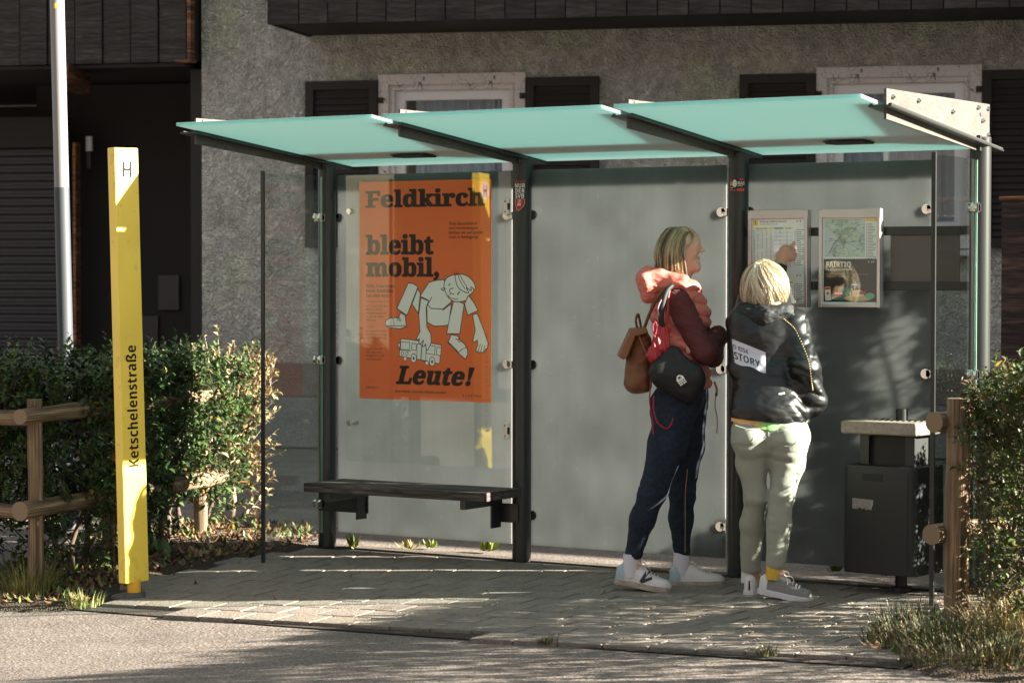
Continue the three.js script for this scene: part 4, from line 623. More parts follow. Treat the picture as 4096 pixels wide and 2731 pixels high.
for (const [nm, label, x0, x1, draw, tall] of [['notice_case', 'aluminium notice case with bus timetable, pointed at by a finger', 2.597, 2.918, timetable], ['notice_case', 'aluminium notice case with route map above a dark ticket advert', 2.976, 3.298, cityMap]]) {
  const cx = (x0 + x1) / 2, w = x1 - x0, g = thing(nm, label, 'notice case', V(cx, 1.581, 0.028), 0, 'notice cases on the shelter rail'), H = 0.474;
  part('backing', rbox(w, H, 0.03, 0.003, 0, 0, 0), M.alu, g);
  part('header', rbox(w + 0.002, 0.044, 0.022, 0.003, 0, H / 2 - 0.021, 0.02), M.alu, g);
  for (const s of [-1, 1]) part('side_frame', rbox(0.017, H - 0.002, 0.024, 0.003, s * (w / 2 - 0.0095), -0.001, 0.0205), M.alu, g);
  part('bottom_frame', rbox(w - 0.034, 0.016, 0.02, 0.003, 0, -H / 2 + 0.009, 0.0185), M.alu, g);
  sheet('notice', w - 0.036, H - 0.062, 0.001, canvasTex(512, Math.round(512 * (H - 0.062) / (w - 0.036)), draw), g, 0, -0.0135, 0.0165, 0.6);
  part('pane', box(w - 0.036, H - 0.062, 0.003, 0, -0.0135, 0.0235), M.glass, g);
}
// ---------------------------------------------------------------- stickers on two posts
function stickerMesh(label, k, y0, y1, ang, arc, draw, W, H) { const g = new THREE.CylinderGeometry(0.0506, 0.0506, y1 - y0, 24, 1, true, ang - arc / 2, arc).translate(0, (y0 + y1) / 2, 0); const m = single('sticker', label, 'sticker', g, std(rgb(1, 1, 1), 0.35, { map: canvasTex(W, H, draw), side: THREE.DoubleSide })); m.position.set(k * S, 0, 0); }
stickerMesh('tall red and black sticker with white block capitals on the post beside the poster', 1, 1.832, 1.992, 0.28, 1.25, (x, W, H) => {
  x.fillStyle = '#17110f'; x.fillRect(0, 0, W, H); x.fillStyle = '#c3301c'; for (let k = 0; k < 6; k++) { x.save(); x.translate(20 + k * 42, 0); x.transform(1, 0, -0.25, 1, 0, 0); x.fillRect(0, 0, 18, 44); x.fillRect(6, H - 60, 18, 60); x.restore(); }
  x.textAlign = 'center'; x.lineJoin = 'round'; ['NUR', 'DER', 'SVB'].forEach((s, i) => { x.font = 'bold 118px sans-serif'; x.fillStyle = '#e9e7e0'; x.fillText(s, W / 2, 140 + i * 98, W - 14); });
  x.fillStyle = '#b52620'; x.beginPath(); x.moveTo(20, 356); x.lineTo(W - 16, 356); x.lineTo(W - 16, 440); x.quadraticCurveTo(W - 40, 510, W * 0.42, H - 8); x.quadraticCurveTo(30, 520, 20, 440); x.closePath(); x.fill(); x.strokeStyle = '#efe8e2'; x.lineWidth = 5; x.stroke(); x.beginPath(); x.arc(W * 0.5, 400, 36, 0, 7); x.stroke(); x.fillStyle = '#efe8e2'; x.fillRect(W * 0.5 - 4, 372, 8, 56); x.fillRect(W * 0.5 - 28, 396, 56, 8); x.font = 'bold 76px sans-serif'; x.fillText('04', W * 0.45, 488, 130);
}, 256, 592);
stickerMesh('small black and red sticker with a white face outline on the post beside the timetable', 2, 1.915, 1.975, 0.25, 1.6, (x, W, H) => {
  x.fillStyle = '#1b1613'; x.fillRect(0, 0, W, H); x.fillStyle = '#c8371c'; x.fillRect(0, 0, 50, 60); x.fillRect(W * 0.66, 0, W * 0.3, 30); x.fillRect(0, H - 36, W * 0.24, 36); x.fillRect(W * 0.52, H - 50, W * 0.48, 50);
  x.fillStyle = '#e8e4d8'; x.font = 'bold 92px sans-serif'; x.fillText('UL', 0, 130, 84); x.fillText('RAS', W * 0.56, 118, 150); x.font = 'bold 28px sans-serif'; x.fillText('LEVERKUSEN', 0, H - 56, 90); x.fillText('ULTRAS', W * 0.55, 150, 140); x.beginPath(); x.ellipse(W * 0.38, 90, 46, 74, 0, 0, 7); x.fill(); x.fillStyle = '#1b1613'; x.beginPath(); x.ellipse(W * 0.34, 78, 9, 6, 0, 0, 7); x.ellipse(W * 0.43, 78, 9, 6, 0, 0, 7); x.fill(); x.fillRect(W * 0.36, 120, 30, 8); x.fillStyle = '#e8e4d8'; x.fillText('UL', W * 0.32, H - 6);
}, 320, 240);
// ---------------------------------------------------------------- waste bin
{
  const g = thing('waste_bin', 'dark steel litter bin with perforated pale lid on a post under the notice cases', 'waste bin', V(3.42, 0, 0.17), -0.10), dk = std(rgb(0.013, 0.015, 0.016), 0.5), lid = std(rgb(0.45, 0.40, 0.34), 0.55, { map: concreteMap });
  part('post', cyl(0.028, 0.028, 0.86, 0.03, 0.44, -0.02, 24), dk, g); part('foot_plate', merged([cyl(0.05, 0.056, 0.02, 0.03, 0.02, -0.02, 24), rbox(0.11, 0.012, 0.11, 0.003, 0.03, 0.008, -0.02)]), dk, g);
  const s = new THREE.Shape(); const w = 0.19, d = 0.15, c = 0.035; s.moveTo(-w + c, -d); s.lineTo(w - c, -d); s.quadraticCurveTo(w, -d, w, -d + c); s.lineTo(w, d - c); s.quadraticCurveTo(w, d, w - c, d); s.lineTo(-w + c, d); s.quadraticCurveTo(-w, d, -w, d - c); s.lineTo(-w, -d + c); s.quadraticCurveTo(-w, -d, -w + c, -d);
  const body = part('body', new THREE.ExtrudeGeometry(s, { depth: 0.50, bevelEnabled: true, bevelSize: 0.003, bevelThickness: 0.003, bevelSegments: 2, curveSegments: 6 }).rotateX(-Math.PI / 2).translate(0, 0.105, 0), dk, g);
  part('door_seam', rbox(0.005, 0.46, 0.002, 0.001, 0.155, 0.35, 0.1535), M.gasket, body);
  part('handle_slot', rbox(0.105, 0.032, 0.004, 0.0019, -0.03, 0.555, 0.1535), M.gasket, body);
  part('label', sheetPatch(), std(rgb(0.42, 0.40, 0.42), 0.8, { map: concreteMap }), body);
  part('neck', rbox(0.24, 0.15, 0.2, 0.01, 0.03, 0.675, -0.02), M.gasket, g);
  for (const x of [-0.1, 0.14]) part('strut', rbox(0.05, 0.14, 0.012, 0.003, x, 0.68, 0.1), dk, g);
  const L = part('lid', rbox(0.40, 0.062, 0.32, 0.012, 0, 0.785, 0, 4), lid, g);
  const hl = []; for (let i = 0; i < 9; i++) for (let j = 0; j < 5; j++) hl.push(cyl(0.008, 0.008, 0.0015, -0.10 + i * 0.03 + (j % 2) * 0.015, 0.8167, -0.08 + j * 0.035, 10)); const ho = part('ash_holes', merged(hl), M.gasket, L); ho.userData.kind = 'stuff';
}
function sheetPatch() { const pts = [[-0.055, 0.028], [0.055, 0.024], [0.054, 0.002], [0.05, -0.008], [0.045, -0.024], [0.03, -0.02], [0.02, -0.026], [0.008, -0.016], [-0.004, -0.022], [-0.014, -0.012], [-0.03, -0.024], [-0.055, -0.02]]; return prism(pts.map(([a, b]) => [a - 0.08, b + 0.425]), 0.001).translate(0, 0, 0.1542); }
// ---------------------------------------------------------------- people
function figure(basePx, basePy) { // a frame facing the camera: x to the picture's right, z towards the camera
  const b = onGround(basePx, basePy), D = b.clone().sub(CAM).dot(F_), q = new THREE.Quaternion().setFromAxisAngle(V(0, 1, 0), YAW), iq = q.clone().invert();
  const loc = p => p.clone().sub(b).applyQuaternion(iq);
  return { base: b, D, loc, P: (cx, cy, z = 0) => loc(pix(2300 + cx * 1.0526, 800 + cy * 1.0523, D - z)), X: (px, py, z = 0) => loc(pix(px, py, D - z)) };
}
const bounds = (pts, pad) => { const bb = new THREE.Box3().setFromPoints(pts); bb.expandByScalar(pad); return [bb.min, bb.max]; };
function strands(list, colors, seed, w = 0.0016) { // list: arrays of points (guide curves) -> ribbons
  const P = [], C = [], r = rng(seed), side = V();
  for (const pts of list) { const cv = new THREE.CatmullRomCurve3(pts), n = 9, c = pts.col || colors[Math.floor(r() * colors.length)], v = (pts.col ? 0.72 : 0.8) + 0.5 * r(), sd = V(r() - 0.5, r() - 0.5, r() - 0.5).normalize(); let pa, pb; for (let i = 0; i <= n; i++) { const t = i / n, q = cv.getPoint(t), d = cv.getTangent(t); side.copy(d).cross(sd).normalize().multiplyScalar(w * (1 - 0.55 * t)); const a = q.clone().add(side), b = q.clone().sub(side); if (i) { P.push(...pa.toArray(), ...pb.toArray(), ...b.toArray(), ...pa.toArray(), ...b.toArray(), ...a.toArray()); for (let k = 0; k < 6; k++) C.push(c[0] * v, c[1] * v, c[2] * v); } pa = a; pb = b; } }
  const g = new THREE.BufferGeometry(); g.setAttribute('position', new THREE.Float32BufferAttribute(P, 3)); g.setAttribute('color', new THREE.Float32BufferAttribute(C, 3)); g.computeVertexNormals(); return g;
}
const hairMat = phys(rgb(1, 1, 1), 0.42, { vertexColors: true, side: THREE.DoubleSide, transmission: 0.12, thickness: 0 });
const skin = phys(rgb(0.62, 0.36, 0.26), 0.5, { sheen: 0.2 });
// shoe: lofted upper and flat sole, x forward from heel (0) to toe (L)
function shoe(parent, name, heel, dir, pitch, L, mats, opt = {}) {
  const g = new THREE.Group(); g.name = name; parent.add(g); g.position.copy(heel); g.rotation.order = 'YZX'; g.rotation.y = Math.atan2(-dir.z, dir.x); g.rotation.z = pitch;
  const k = L / 0.265, hw = x => (x < 0.03 ? 0.031 * Math.sqrt(Math.max(0, 1 - ((0.03 - x) / 0.034) ** 2)) : x < 0.10 ? lerp(0.031, 0.033, (x - 0.03) / 0.07) : x < 0.18 ? lerp(0.033, 0.046, smooth(0.10, 0.18, x)) : 0.046 * Math.sqrt(Math.max(0, 1 - ((x - 0.18) / 0.086) ** 2.3))) * k;
  const hh = x => (x < 0.02 ? lerp(0.062, 0.080, x / 0.02) : x < 0.09 ? 0.080 - 0.012 * Math.sin((x - 0.02) / 0.07 * Math.PI) : x < 0.19 ? lerp(0.080, 0.047, smooth(0.08, 0.20, x)) : x < 0.235 ? lerp(0.047, 0.040, (x - 0.19) / 0.045) : 0.040 * Math.sqrt(Math.max(0.05, 1 - ((x - 0.235) / 0.031) ** 2))) * k * (opt.tall || 1);
  const loft = (x0, x1, t0, t1, grow) => { const pos = [], idx = [], uv = [], nx = 46, nt = 22; for (let i = 0; i <= nx; i++) for (let j = 0; j <= nt; j++) { const x = lerp(x0, x1, i / nx), th = lerp(t0, t1, j / nt), c = Math.cos(th), s = Math.sin(th), z = (hw(x) + grow) * Math.sign(c) * Math.pow(Math.abs(c), 0.62), y = 0.022 * k + (hh(x) + grow - 0.004) * Math.pow(Math.max(0, s), 0.75); pos.push(x * k, y, z); uv.push(x * 4, j / nt); } for (let i = 0; i < nx; i++) for (let j = 0; j < nt; j++) { const a = i * (nt + 1) + j; idx.push(a, a + nt + 1, a + 1, a + 1, a + nt + 1, a + nt + 2); } const q = new THREE.BufferGeometry(); q.setAttribute('position', new THREE.Float32BufferAttribute(pos, 3)); q.setAttribute('uv', new THREE.Float32BufferAttribute(uv, 2)); q.setIndex(idx); q.computeVertexNormals(); return q; };
  part('upper', loft(-0.0038, 0.2655, 0, Math.PI, 0), mats.upper, g);
  const s = new THREE.Shape(), n = 30; for (let i = 0; i <= n; i++) { const x = -0.002 + 0.268 * (1 - Math.cos(i / n * Math.PI)) / 2; const y = hw(clamp(x, 0.0003, 0.2655)) + 0.003; i ? s.lineTo(x * k, y) : s.moveTo(x * k, y); } for (let i = n; i >= 0; i--) { const x = -0.002 + 0.268 * (1 - Math.cos(i / n * Math.PI)) / 2; s.lineTo(x * k, -hw(clamp(x, 0.0003, 0.2655)) - 0.003); }
  const sole = part('sole', new THREE.ExtrudeGeometry(s, { depth: 0.022, bevelEnabled: true, bevelSize: 0.002, bevelThickness: 0.003, bevelSegments: 2 }).rotateX(-Math.PI / 2).translate(0, 0.003, 0), mats.sole, g);
  if (mats.heel) part('heel_tab', loft(-0.0038, 0.045, 0.05, Math.PI - 0.05, 0.0016), mats.heel, g);
  if (mats.toe) part('toe_cap', loft(0.205, 0.2655, 0, Math.PI, 0.0014), mats.toe, g);
  const laces = []; for (let i = 0; i < 6; i++) { const x = (0.105 + i * 0.017), w = hw(x) * 0.55, y = (hh(x) + 0.024) * 1; laces.push(tube([V(x * k, y - 0.007, -w), V((x + 0.004) * k, y + 0.0025, 0), V((x + 0.010) * k, y - 0.009, w)], 0.0026, 8, 5)); } const yb = hh(0.105) + 0.026; for (const sg of [-1, 1]) laces.push(tube([V(0.105 * k, yb, 0), V(0.09 * k, yb + 0.016, sg * 0.022), V(0.118 * k, yb + 0.012, sg * 0.036), V(0.125 * k, yb + 0.0, sg * 0.018), V(0.107 * k, yb, 0)], 0.0026, 14, 5), tube([V(0.105 * k, yb, 0), V(0.14 * k, yb - 0.004, sg * 0.03), V(0.15 * k, yb - 0.03, sg * 0.042)], 0.0024, 8, 5));
  part('laces', merged(laces), mats.lace, g);
  part('tongue', new THREE.SphereGeometry(1, 14, 10).scale(0.05 * k, 0.013, 0.021).rotateZ(-0.42).translate(0.115 * k, hh(0.115) + 0.014, 0), mats.tongue || mats.upper, g);
  if (mats.logo) for (const sg of [-1, 1]) { // two crossing bars laid on the side of the upper
    const bars = []; for (const [xa, ya, xb, yb2, wd] of [[0.150, 0.066, 0.126, 0.010, 0.017], [0.126, 0.010, 0.176, 0.040, 0.014]]) { const N = 8; const pos = [], idx = []; for (let i = 0; i <= N; i++) for (const e of [-1, 1]) { const t = i / N, dx = xb - xa, dy = yb2 - ya, l = Math.hypot(dx, dy), x = lerp(xa, xb, t) - dy / l * e * wd / 2, y = lerp(ya, yb2, t) + dx / l * e * wd / 2, H = hh(x) / k, sn = Math.pow(clamp(y / H, 0, 1), 1 / 0.75), c = Math.pow(Math.max(0, 1 - sn * sn), 0.31); pos.push(x * k, 0.022 * k + y * k, sg * (hw(x) * c + 0.0018)); } for (let i = 0; i < N; i++) { const a = i * 2; idx.push(a, a + 1, a + 2, a + 1, a + 3, a + 2); } const q = new THREE.BufferGeometry(); q.setAttribute('position', new THREE.Float32BufferAttribute(pos, 3)); q.setIndex(idx); q.computeVertexNormals(); bars.push(q); }
    part('side_mark', merged(bars), mats.logo, g);
  }
  return g;
}
function march(f, x, y, z0 = 0.6, z1 = -0.6) { let z = z0; for (let i = 0; i < 120; i++) { const d = f(x, y, z); if (d < 0.0008) return z; z -= Math.max(0.0008, d * 0.7); if (z < z1) return null; } return z; }
const denim = (() => { const a = tileNoise(180, 60, 501), b = tileNoise(10, 10, 502); return dataTex(512, 512, (u, v) => { const s = 0.6 + (a(u, v) - 0.5) * 0.4 + (b(u, v) - 0.5) * 0.25; return [s * 0.9, s * 0.97, s]; }, true, 3); })();
const knitBump = dataTex(256, 256, (u, v) => { const s = 0.5 + 0.5 * Math.sin(v * 2 * Math.PI * 32); return [s, s, s]; });
const clothBump = dataTex(256, 256, (u, v) => { const s = tileA(u, v); return [s, s, s]; }, false, 6);
const folds = (x, y, z, s, k) => k * (fbm(x * s, y * s * 1.8, z * s, 3));
// ================================================================ woman with the coral vest
{
  const F = figure(2640, 2358), { P } = F, X = V(1, 0, 0), Y = V(0, 1, 0), Z = V(0, 0, 1);
  const g = thing('person', 'person in coral hooded vest, dark jeans and white trainers, arms folded, looking up', 'person', F.base, YAW);
  const J = { neck: P(408, 318, 0), chest: P(388, 440, 0), waist: P(410, 600, 0), pelvis: P(408, 735, 0), rs: P(392, 385, 0.135), ls: P(410, 385, -0.15), re: P(492, 580, 0.175), rw: P(545, 515, 0.02), le: P(520, 590, -0.17), lw: P(535, 535, 0.05), lh: P(440, 560, 0.155), rh: P(400, 742, 0.085), lhp: P(425, 742, -0.085), rk: P(296, 1110, 0.115), ra: P(221, 1352, 0.07), lk: P(408, 1115, -0.09), la: P(406, 1350, -0.11) };
  // head in fine detail
  const hc = P(408, 183, 0), hp = (cx, cy, z = 0) => P(cx, cy, z), head = union([
    ellip(P(398, 172, 0), 0.093, 0.090, 0.074), ellip(P(416, 205, 0), 0.058, 0.086, 0.060), cone(P(405, 240, 0), P(452, 252, 0), 0.050, 0.026, [Z, 1.05]), cone(P(452, 252, 0), P(460, 256, 0), 0.022, 0.019),
    cone(P(448, 150, -0.012), P(452, 170, 0.012), 0.030, 0.028, [Z, 1.35])], 0.03);
  const face = union([cone(P(462, 164, 0), P(485, 189, 0), 0.0075, 0.0115), ellip(P(476, 194, 0.008), 0.010, 0.008, 0.008), ellip(P(476, 194, -0.008), 0.010, 0.008, 0.008), ellip(P(468, 217, 0), 0.012, 0.0048, 0.020), ellip(P(467, 228, 0), 0.011, 0.0055, 0.018), ellip(P(446, 198, 0.036), 0.022, 0.026, 0.018), ellip(P(446, 198, -0.036), 0.022, 0.026, 0.018)], 0.008);
  const ear = (s) => { const c = P(414, 205, 0.062 * s); return (x, y, z) => { const d = ellip(c, 0.017, 0.030, 0.010)(x, y, z), e = ellip(P(418, 203, 0.074 * s), 0.009, 0.019, 0.010)(x, y, z); return smax(d, -e, 0.006); }; };
  const e1 = ear(1), e2 = ear(-1), socket = [ellip(P(462, 173, 0.028), 0.012, 0.008, 0.014), ellip(P(462, 173, -0.028), 0.012, 0.008, 0.014)], neckC = cone(P(402, 235, 0), P(398, 330, 0), 0.050, 0.056);
  const headF = (x, y, z) => { let d = smin(head(x, y, z), face(x, y, z), 0.009); d = smax(d, -Math.min(socket[0](x, y, z), socket[1](x, y, z)), 0.01); const m = ellip(P(472, 223.5, 0), 0.012, 0.0012, 0.02)(x, y, z); d = smax(d, -m, 0.003); d = smin(d, Math.min(e1(x, y, z), e2(x, y, z)), 0.006); return smin(d, neckC(x, y, z), 0.025); };
  const hb = bounds([P(400, 180, 0)], 0.15); hb[0].y = P(400, 330, 0).y; const headG = surfaceNets(headF, hb[0], hb[1], 0.0036);
  // rest of the body, one surface under the clothes
  const fingers = [0, 1, 2, 3].map(i => [P(478, 553 + i * 7, 0.150), P(452, 550 + i * 8, 0.172), P(432, 556 + i * 7.5, 0.176)]);
  const bodyF = union([neckC, cone(J.neck, J.chest, 0.07, 0.10, [Z, 1.35]), cone(J.chest, J.waist, 0.095, 0.085, [Z, 1.35]), cone(J.waist, J.pelvis, 0.085, 0.10, [Z, 1.35]), cone(J.rs, J.re, 0.040, 0.033), cone(J.re, J.rw, 0.033, 0.026), cone(J.ls, J.le, 0.040, 0.033), cone(J.le, J.lw, 0.033, 0.026), cone(J.lw, P(490, 556, 0.135), 0.026, 0.022, [Y, 1.5]), cone(P(490, 556, 0.135), P(472, 562, 0.152), 0.020, 0.017, [Y, 1.6]), ...fingers.flatMap(([a, b, c]) => [cone(a, b, 0.0095, 0.0088), cone(b, c, 0.0088, 0.0075)]), cone(P(485, 545, 0.148), P(462, 538, 0.170), 0.010, 0.0085), cone(J.rh, J.rk, 0.075, 0.045), cone(J.rk, J.ra, 0.042, 0.030), cone(J.lhp, J.lk, 0.075, 0.045), cone(J.lk, J.la, 0.042, 0.030), cone(J.ra, P(250, 1440, 0.075), 0.03, 0.028), cone(J.la, P(430, 1430, -0.115), 0.03, 0.028)], 0.02);
  const bb = bounds(Object.values(J), 0.12); bb[0].y = 0.03; bb[1].y = P(400, 325, 0).y;
  const body = part('body', merged([headG, surfaceNets((x, y, z) => Math.max(bodyF(x, y, z), y - P(400, 325, 0).y), bb[0], bb[1], 0.009)]), skin, g);
  for (const s of [1, -1]) { part('eye', new THREE.SphereGeometry(0.0105, 16, 12).translate(...P(456, 173, 0.028 * s).toArray()), std(rgb(0.55, 0.52, 0.48), 0.2), body); part('iris', new THREE.SphereGeometry(0.006, 12, 10).translate(...P(461.5, 172, 0.029 * s).toArray()), std(rgb(0.03, 0.035, 0.03), 0.15), body); part('eyebrow', tube([P(463, 156, 0.012 * s), P(461, 152, 0.03 * s), P(452, 155, 0.048 * s)], 0.0024, 10, 6), std(rgb(0.2, 0.13, 0.07), 0.8), body); }
  part('lips', merged([ellipMesh(P(471, 219.5, 0), 0.006, 0.003, 0.017), ellipMesh(P(470, 227, 0), 0.006, 0.0035, 0.015)]), phys(rgb(0.5, 0.17, 0.14), 0.4), body);
  // jeans
  const jr = [cone(P(412, 690, 0), P(408, 750, 0), 0.098, 0.105, [Z, 1.42]), cone(P(350, 775, 0.07), P(345, 800, 0.07), 0.085, 0.075), cone(P(365, 775, -0.07), P(360, 800, -0.07), 0.085, 0.075), cone(J.rh, P(352, 930, 0.105), 0.108, 0.090), cone(P(352, 930, 0.105), J.rk, 0.090, 0.062), cone(J.rk, P(258, 1210, 0.09), 0.063, 0.058), cone(P(258, 1210, 0.09), J.ra, 0.058, 0.040), cone(J.lhp, P(420, 930, -0.09), 0.108, 0.088), cone(P(420, 930, -0.09), J.lk, 0.088, 0.060), cone(J.lk, P(404, 1210, -0.1), 0.060, 0.056), cone(P(404, 1210, -0.1), J.la, 0.056, 0.038)], ju = union(jr, 0.035);
  const yh = y => smooth(0.55, 0.25, y), hem = P(300, 1362, 0).y;
  const jeansF = (x, y, z) => { let d = ju(x, y, z); const near = Math.abs(y - J.rk.y) < 0.12 ? 1 - Math.abs(y - J.rk.y) / 0.12 : 0, ank = clamp((0.26 - y) / 0.12, 0, 1), top = clamp((y - 0.75) / 0.15, 0, 1); d += 0.008 * (near + ank * 1.1 + top * 0.6) * (0.35 - Math.abs(noise3(x * 9 + y * 10, y * 30, z * 9))) + folds(x, y, z, 16, 0.004); return Math.max(d, hem - y, y - P(400, 700, 0).y); };
  const jb = bounds([J.pelvis, J.rh, J.lhp, J.rk, J.lk, J.ra, J.la], 0.14); jb[0].y = hem - 0.02;
  const jeans = part('jeans', surfaceNets(jeansF, jb[0], jb[1], 0.0075, 3), std(rgb(0.034, 0.056, 0.102), 0.95, { map: denim, bumpMap: clothBump, bumpScale: 0.002 }), g);
  { const pts = []; for (let cy = 880; cy < 1350; cy += 20) { const cx = cy < 1110 ? lerp(440, 418, (cy - 880) / 230) : lerp(418, 420, (cy - 1110) / 240), q = P(cx, cy, -0.05), z = march(jeansF, q.x, q.y, -0.0, -0.25); if (z !== null && cy > 1010) pts.push(V(q.x, q.y, z + 0.001)); } if (pts.length > 3) part('seam', tube(pts, 0.0022, 40, 5), std(rgb(0.32, 0.22, 0.14), 0.8), jeans); }
  // sleeves of the knitted jumper
  const slF = union([cone(J.rs, J.re, 0.066, 0.056), cone(J.re, J.rw, 0.056, 0.044), cone(J.ls, J.le, 0.062, 0.052), cone(J.le, P(545, 520, 0.03), 0.052, 0.042)], 0.025), rib = (x, y, z) => { const t = (x * 0.55 + y * 0.83); return 0.0011 * Math.sin(t * 2 * Math.PI / 0.0135); };
  const sb = bounds([J.rs, J.re, J.rw, J.ls, J.le], 0.09);
  const maroon = phys(rgb(0.085, 0.018, 0.018), 0.85, { sheen: 0.25, sheenColor: rgb(0.4, 0.12, 0.1), sheenRoughness: 0.6 });
  const jumper = part('knit_jumper', surfaceNets((x, y, z) => slF(x, y, z) + rib(x, y, z) + folds(x, y, z, 13, 0.010), sb[0], sb[1], 0.0052, 2), maroon, g);
  part('cuff', tube([P(522, 500, 0.085), P(540, 505, 0.075), P(549, 530, 0.055), P(545, 560, 0.045), P(530, 575, 0.06)], 0.010, 24, 10), phys(rgb(0.30, 0.06, 0.045), 0.85), jumper);
  // quilted vest and hood
  const vestU = union([cone(P(405, 345, 0), P(392, 430, 0), 0.085, 0.125, [Z, 1.42]), cone(P(392, 430, 0), P(405, 540, 0), 0.125, 0.122, [Z, 1.30]), cone(P(405, 540, 0), P(422, 690, 0), 0.122, 0.122, [Z, 1.35]), cone(P(455, 440, 0.05), P(458, 440, -0.06), 0.075, 0.075), cone(P(450, 355, 0.06), P(450, 400, 0.06), 0.04, 0.05), cone(P(420, 335, 0.1), P(400, 350, 0.135), 0.05, 0.052), cone(P(420, 335, -0.1), P(405, 350, -0.135), 0.05, 0.05)], 0.04);
  const hemV = P(400, 716, 0).y, vestF = (x, y, z) => { const q = Math.abs(Math.sin((y + 0.10 * x + 0.004 * noise3(x * 12, y * 3, z * 12)) * Math.PI / 0.058)), puff = 0.016 * Math.sqrt(q) - 0.012; const arm = ellip(P(392, 425, 0.20), 0.075, 0.135, 0.085)(x, y, z), arm2 = ellip(P(395, 425, -0.20), 0.075, 0.135, 0.085)(x, y, z); let d = vestU(x, y, z) - puff + folds(x, y, z, 24, 0.008); d = smax(d, -Math.min(arm, arm2), 0.012); d = Math.max(d, hemV - y); return smax(d, -(neckC(x, y, z) - 0.012), 0.01); };
  const vb = bounds([P(300, 320, 0), P(500, 720, 0)], 0.14); vb[0].z = -0.26; vb[1].z = 0.26; vb[0].y = hemV - 0.02;
  const coral = phys(rgb(0.60, 0.165, 0.125), 0.48, { sheen: 0.3 });
  const vest = part('vest', surfaceNets(vestF, vb[0], vb[1], 0.0058, 2), coral, g);
  const hoodU = union([cone(P(268, 300, 0.03), P(282, 368, 0.03), 0.050, 0.036, [Z, 2.2]), cone(P(285, 280, 0.07), P(400, 318, 0.10), 0.038, 0.042), cone(P(285, 280, -0.07), P(400, 318, -0.10), 0.038, 0.042), cone(P(400, 318, 0.10), P(460, 348, 0.045), 0.040, 0.030), cone(P(400, 318, -0.10), P(460, 348, -0.045), 0.040, 0.030), cone(P(290, 330, 0), P(350, 345, 0), 0.05, 0.06, [Z, 1.8])], 0.03);
  const hoodIn = union([cone(P(300, 255, 0), P(330, 292, 0), 0.048, 0.048, [Z, 1.5]), cone(P(330, 280, 0), P(430, 290, 0), 0.05, 0.06, [Z, 1.2])], 0.02);
  const hdb = bounds([P(250, 260, 0), P(470, 400, 0)], 0.05); hdb[0].z = -0.19; hdb[1].z = 0.19;
  part('hood', surfaceNets((x, y, z) => smax(hoodU(x, y, z) + folds(x, y, z, 18, 0.008) + 0.002 * Math.sin(x * 95 + 3 * noise3(x * 9, y * 9, z * 9)), -hoodIn(x, y, z), 0.015), hdb[0], hdb[1], 0.0058, 2), coral, vest);
  part('zip', tube([P(462, 345, 0.0), P(489, 400, 0), P(508, 450, 0), P(505, 500, 0)], 0.005, 20, 8), std(rgb(0.05, 0.03, 0.03), 0.5), vest);
  for (const [a, b, c] of [[[530, 690, 0.03], [540, 720, 0.03], [538, 738, 0.03]]]) part('toggle_loop', tube([P(...a), P(...b), P(...c)], 0.0055, 12, 8), coral, vest);
  part('drawstring', tube([P(537, 735, 0.03), P(533, 780, 0.03), P(541, 830, 0.03), P(540, 888, 0.03)], 0.0026, 24, 6), phys(rgb(0.40, 0.09, 0.08), 0.7), vest);
  part('toggle', cyl(0.006, 0.006, 0.016, ...P(538, 739, 0.03).toArray(), 10), std(rgb(0.02, 0.02, 0.02), 0.4), vest);
  // hair
  const hairCols = [[0.46, 0.34, 0.19], [0.60, 0.47, 0.29], [0.30, 0.21, 0.12], [0.70, 0.58, 0.38], [0.17, 0.12, 0.075], [0.12, 0.085, 0.055]];
  const r = rng(611), list = [], cap = ellip(P(392, 172, 0), 0.100, 0.086, 0.084);
  for (let k = 0; k < 420; k++) { // locks leave the parting, follow the head and hang to the hood
    const sd = r() < 0.5 ? 1 : -1, b0 = Math.pow(r(), 0.85), puff = 1 + 0.12 * (r() - 0.35), fall0 = (r() - 0.5) * 30, wob0 = (r() - 0.5) * 14, col = hairCols[Math.floor(r() * hairCols.length)], bend = (r() - 0.5) * 8;
    for (let i = 0; i < 24; i++) {
      const b = clamp(b0 + (r() - 0.5) * 0.09, 0, 1), pf = puff + 0.05 * (r() - 0.5), xe = lerp(303, 411, b), ze = sd * 0.092 * pf * Math.sqrt(Math.max(0.04, 1 - ((xe - 392) / 94) ** 2)), xq = lerp(303, 411, lerp(b, b0, 0.65));
      const xs = lerp(378, 452, b * 0.9 + 0.1 * r()), ys = lerp(103, 120, smooth(0.5, 1, b)) + 3 * r(), fall = lerp(272, 300, smooth(0.5, 1, b)) + fall0 + (r() - 0.5) * 10, fw = lerp(2, 17, smooth(0.6, 1, b));
      const p = [P(xs, ys, sd * 0.004), P(lerp(xs, xe, 0.38), lerp(ys, 128, 0.45) - (b < 0.5 ? 9 : 3), ze * 0.50), P(lerp(xs, xe, 0.80), 146 + 5 * r(), ze * 0.86), P(xe - (b < 0.3 ? 3 : 0) + bend * 0.3, 196, ze), P(xq + fw * 0.4 + wob0 * 0.4 + bend, 240, ze * 1.0), P(xq + fw + wob0 + (r() - 0.5) * 3, fall, ze * 0.93)]; p.col = col; list.push(p);
    }
  }
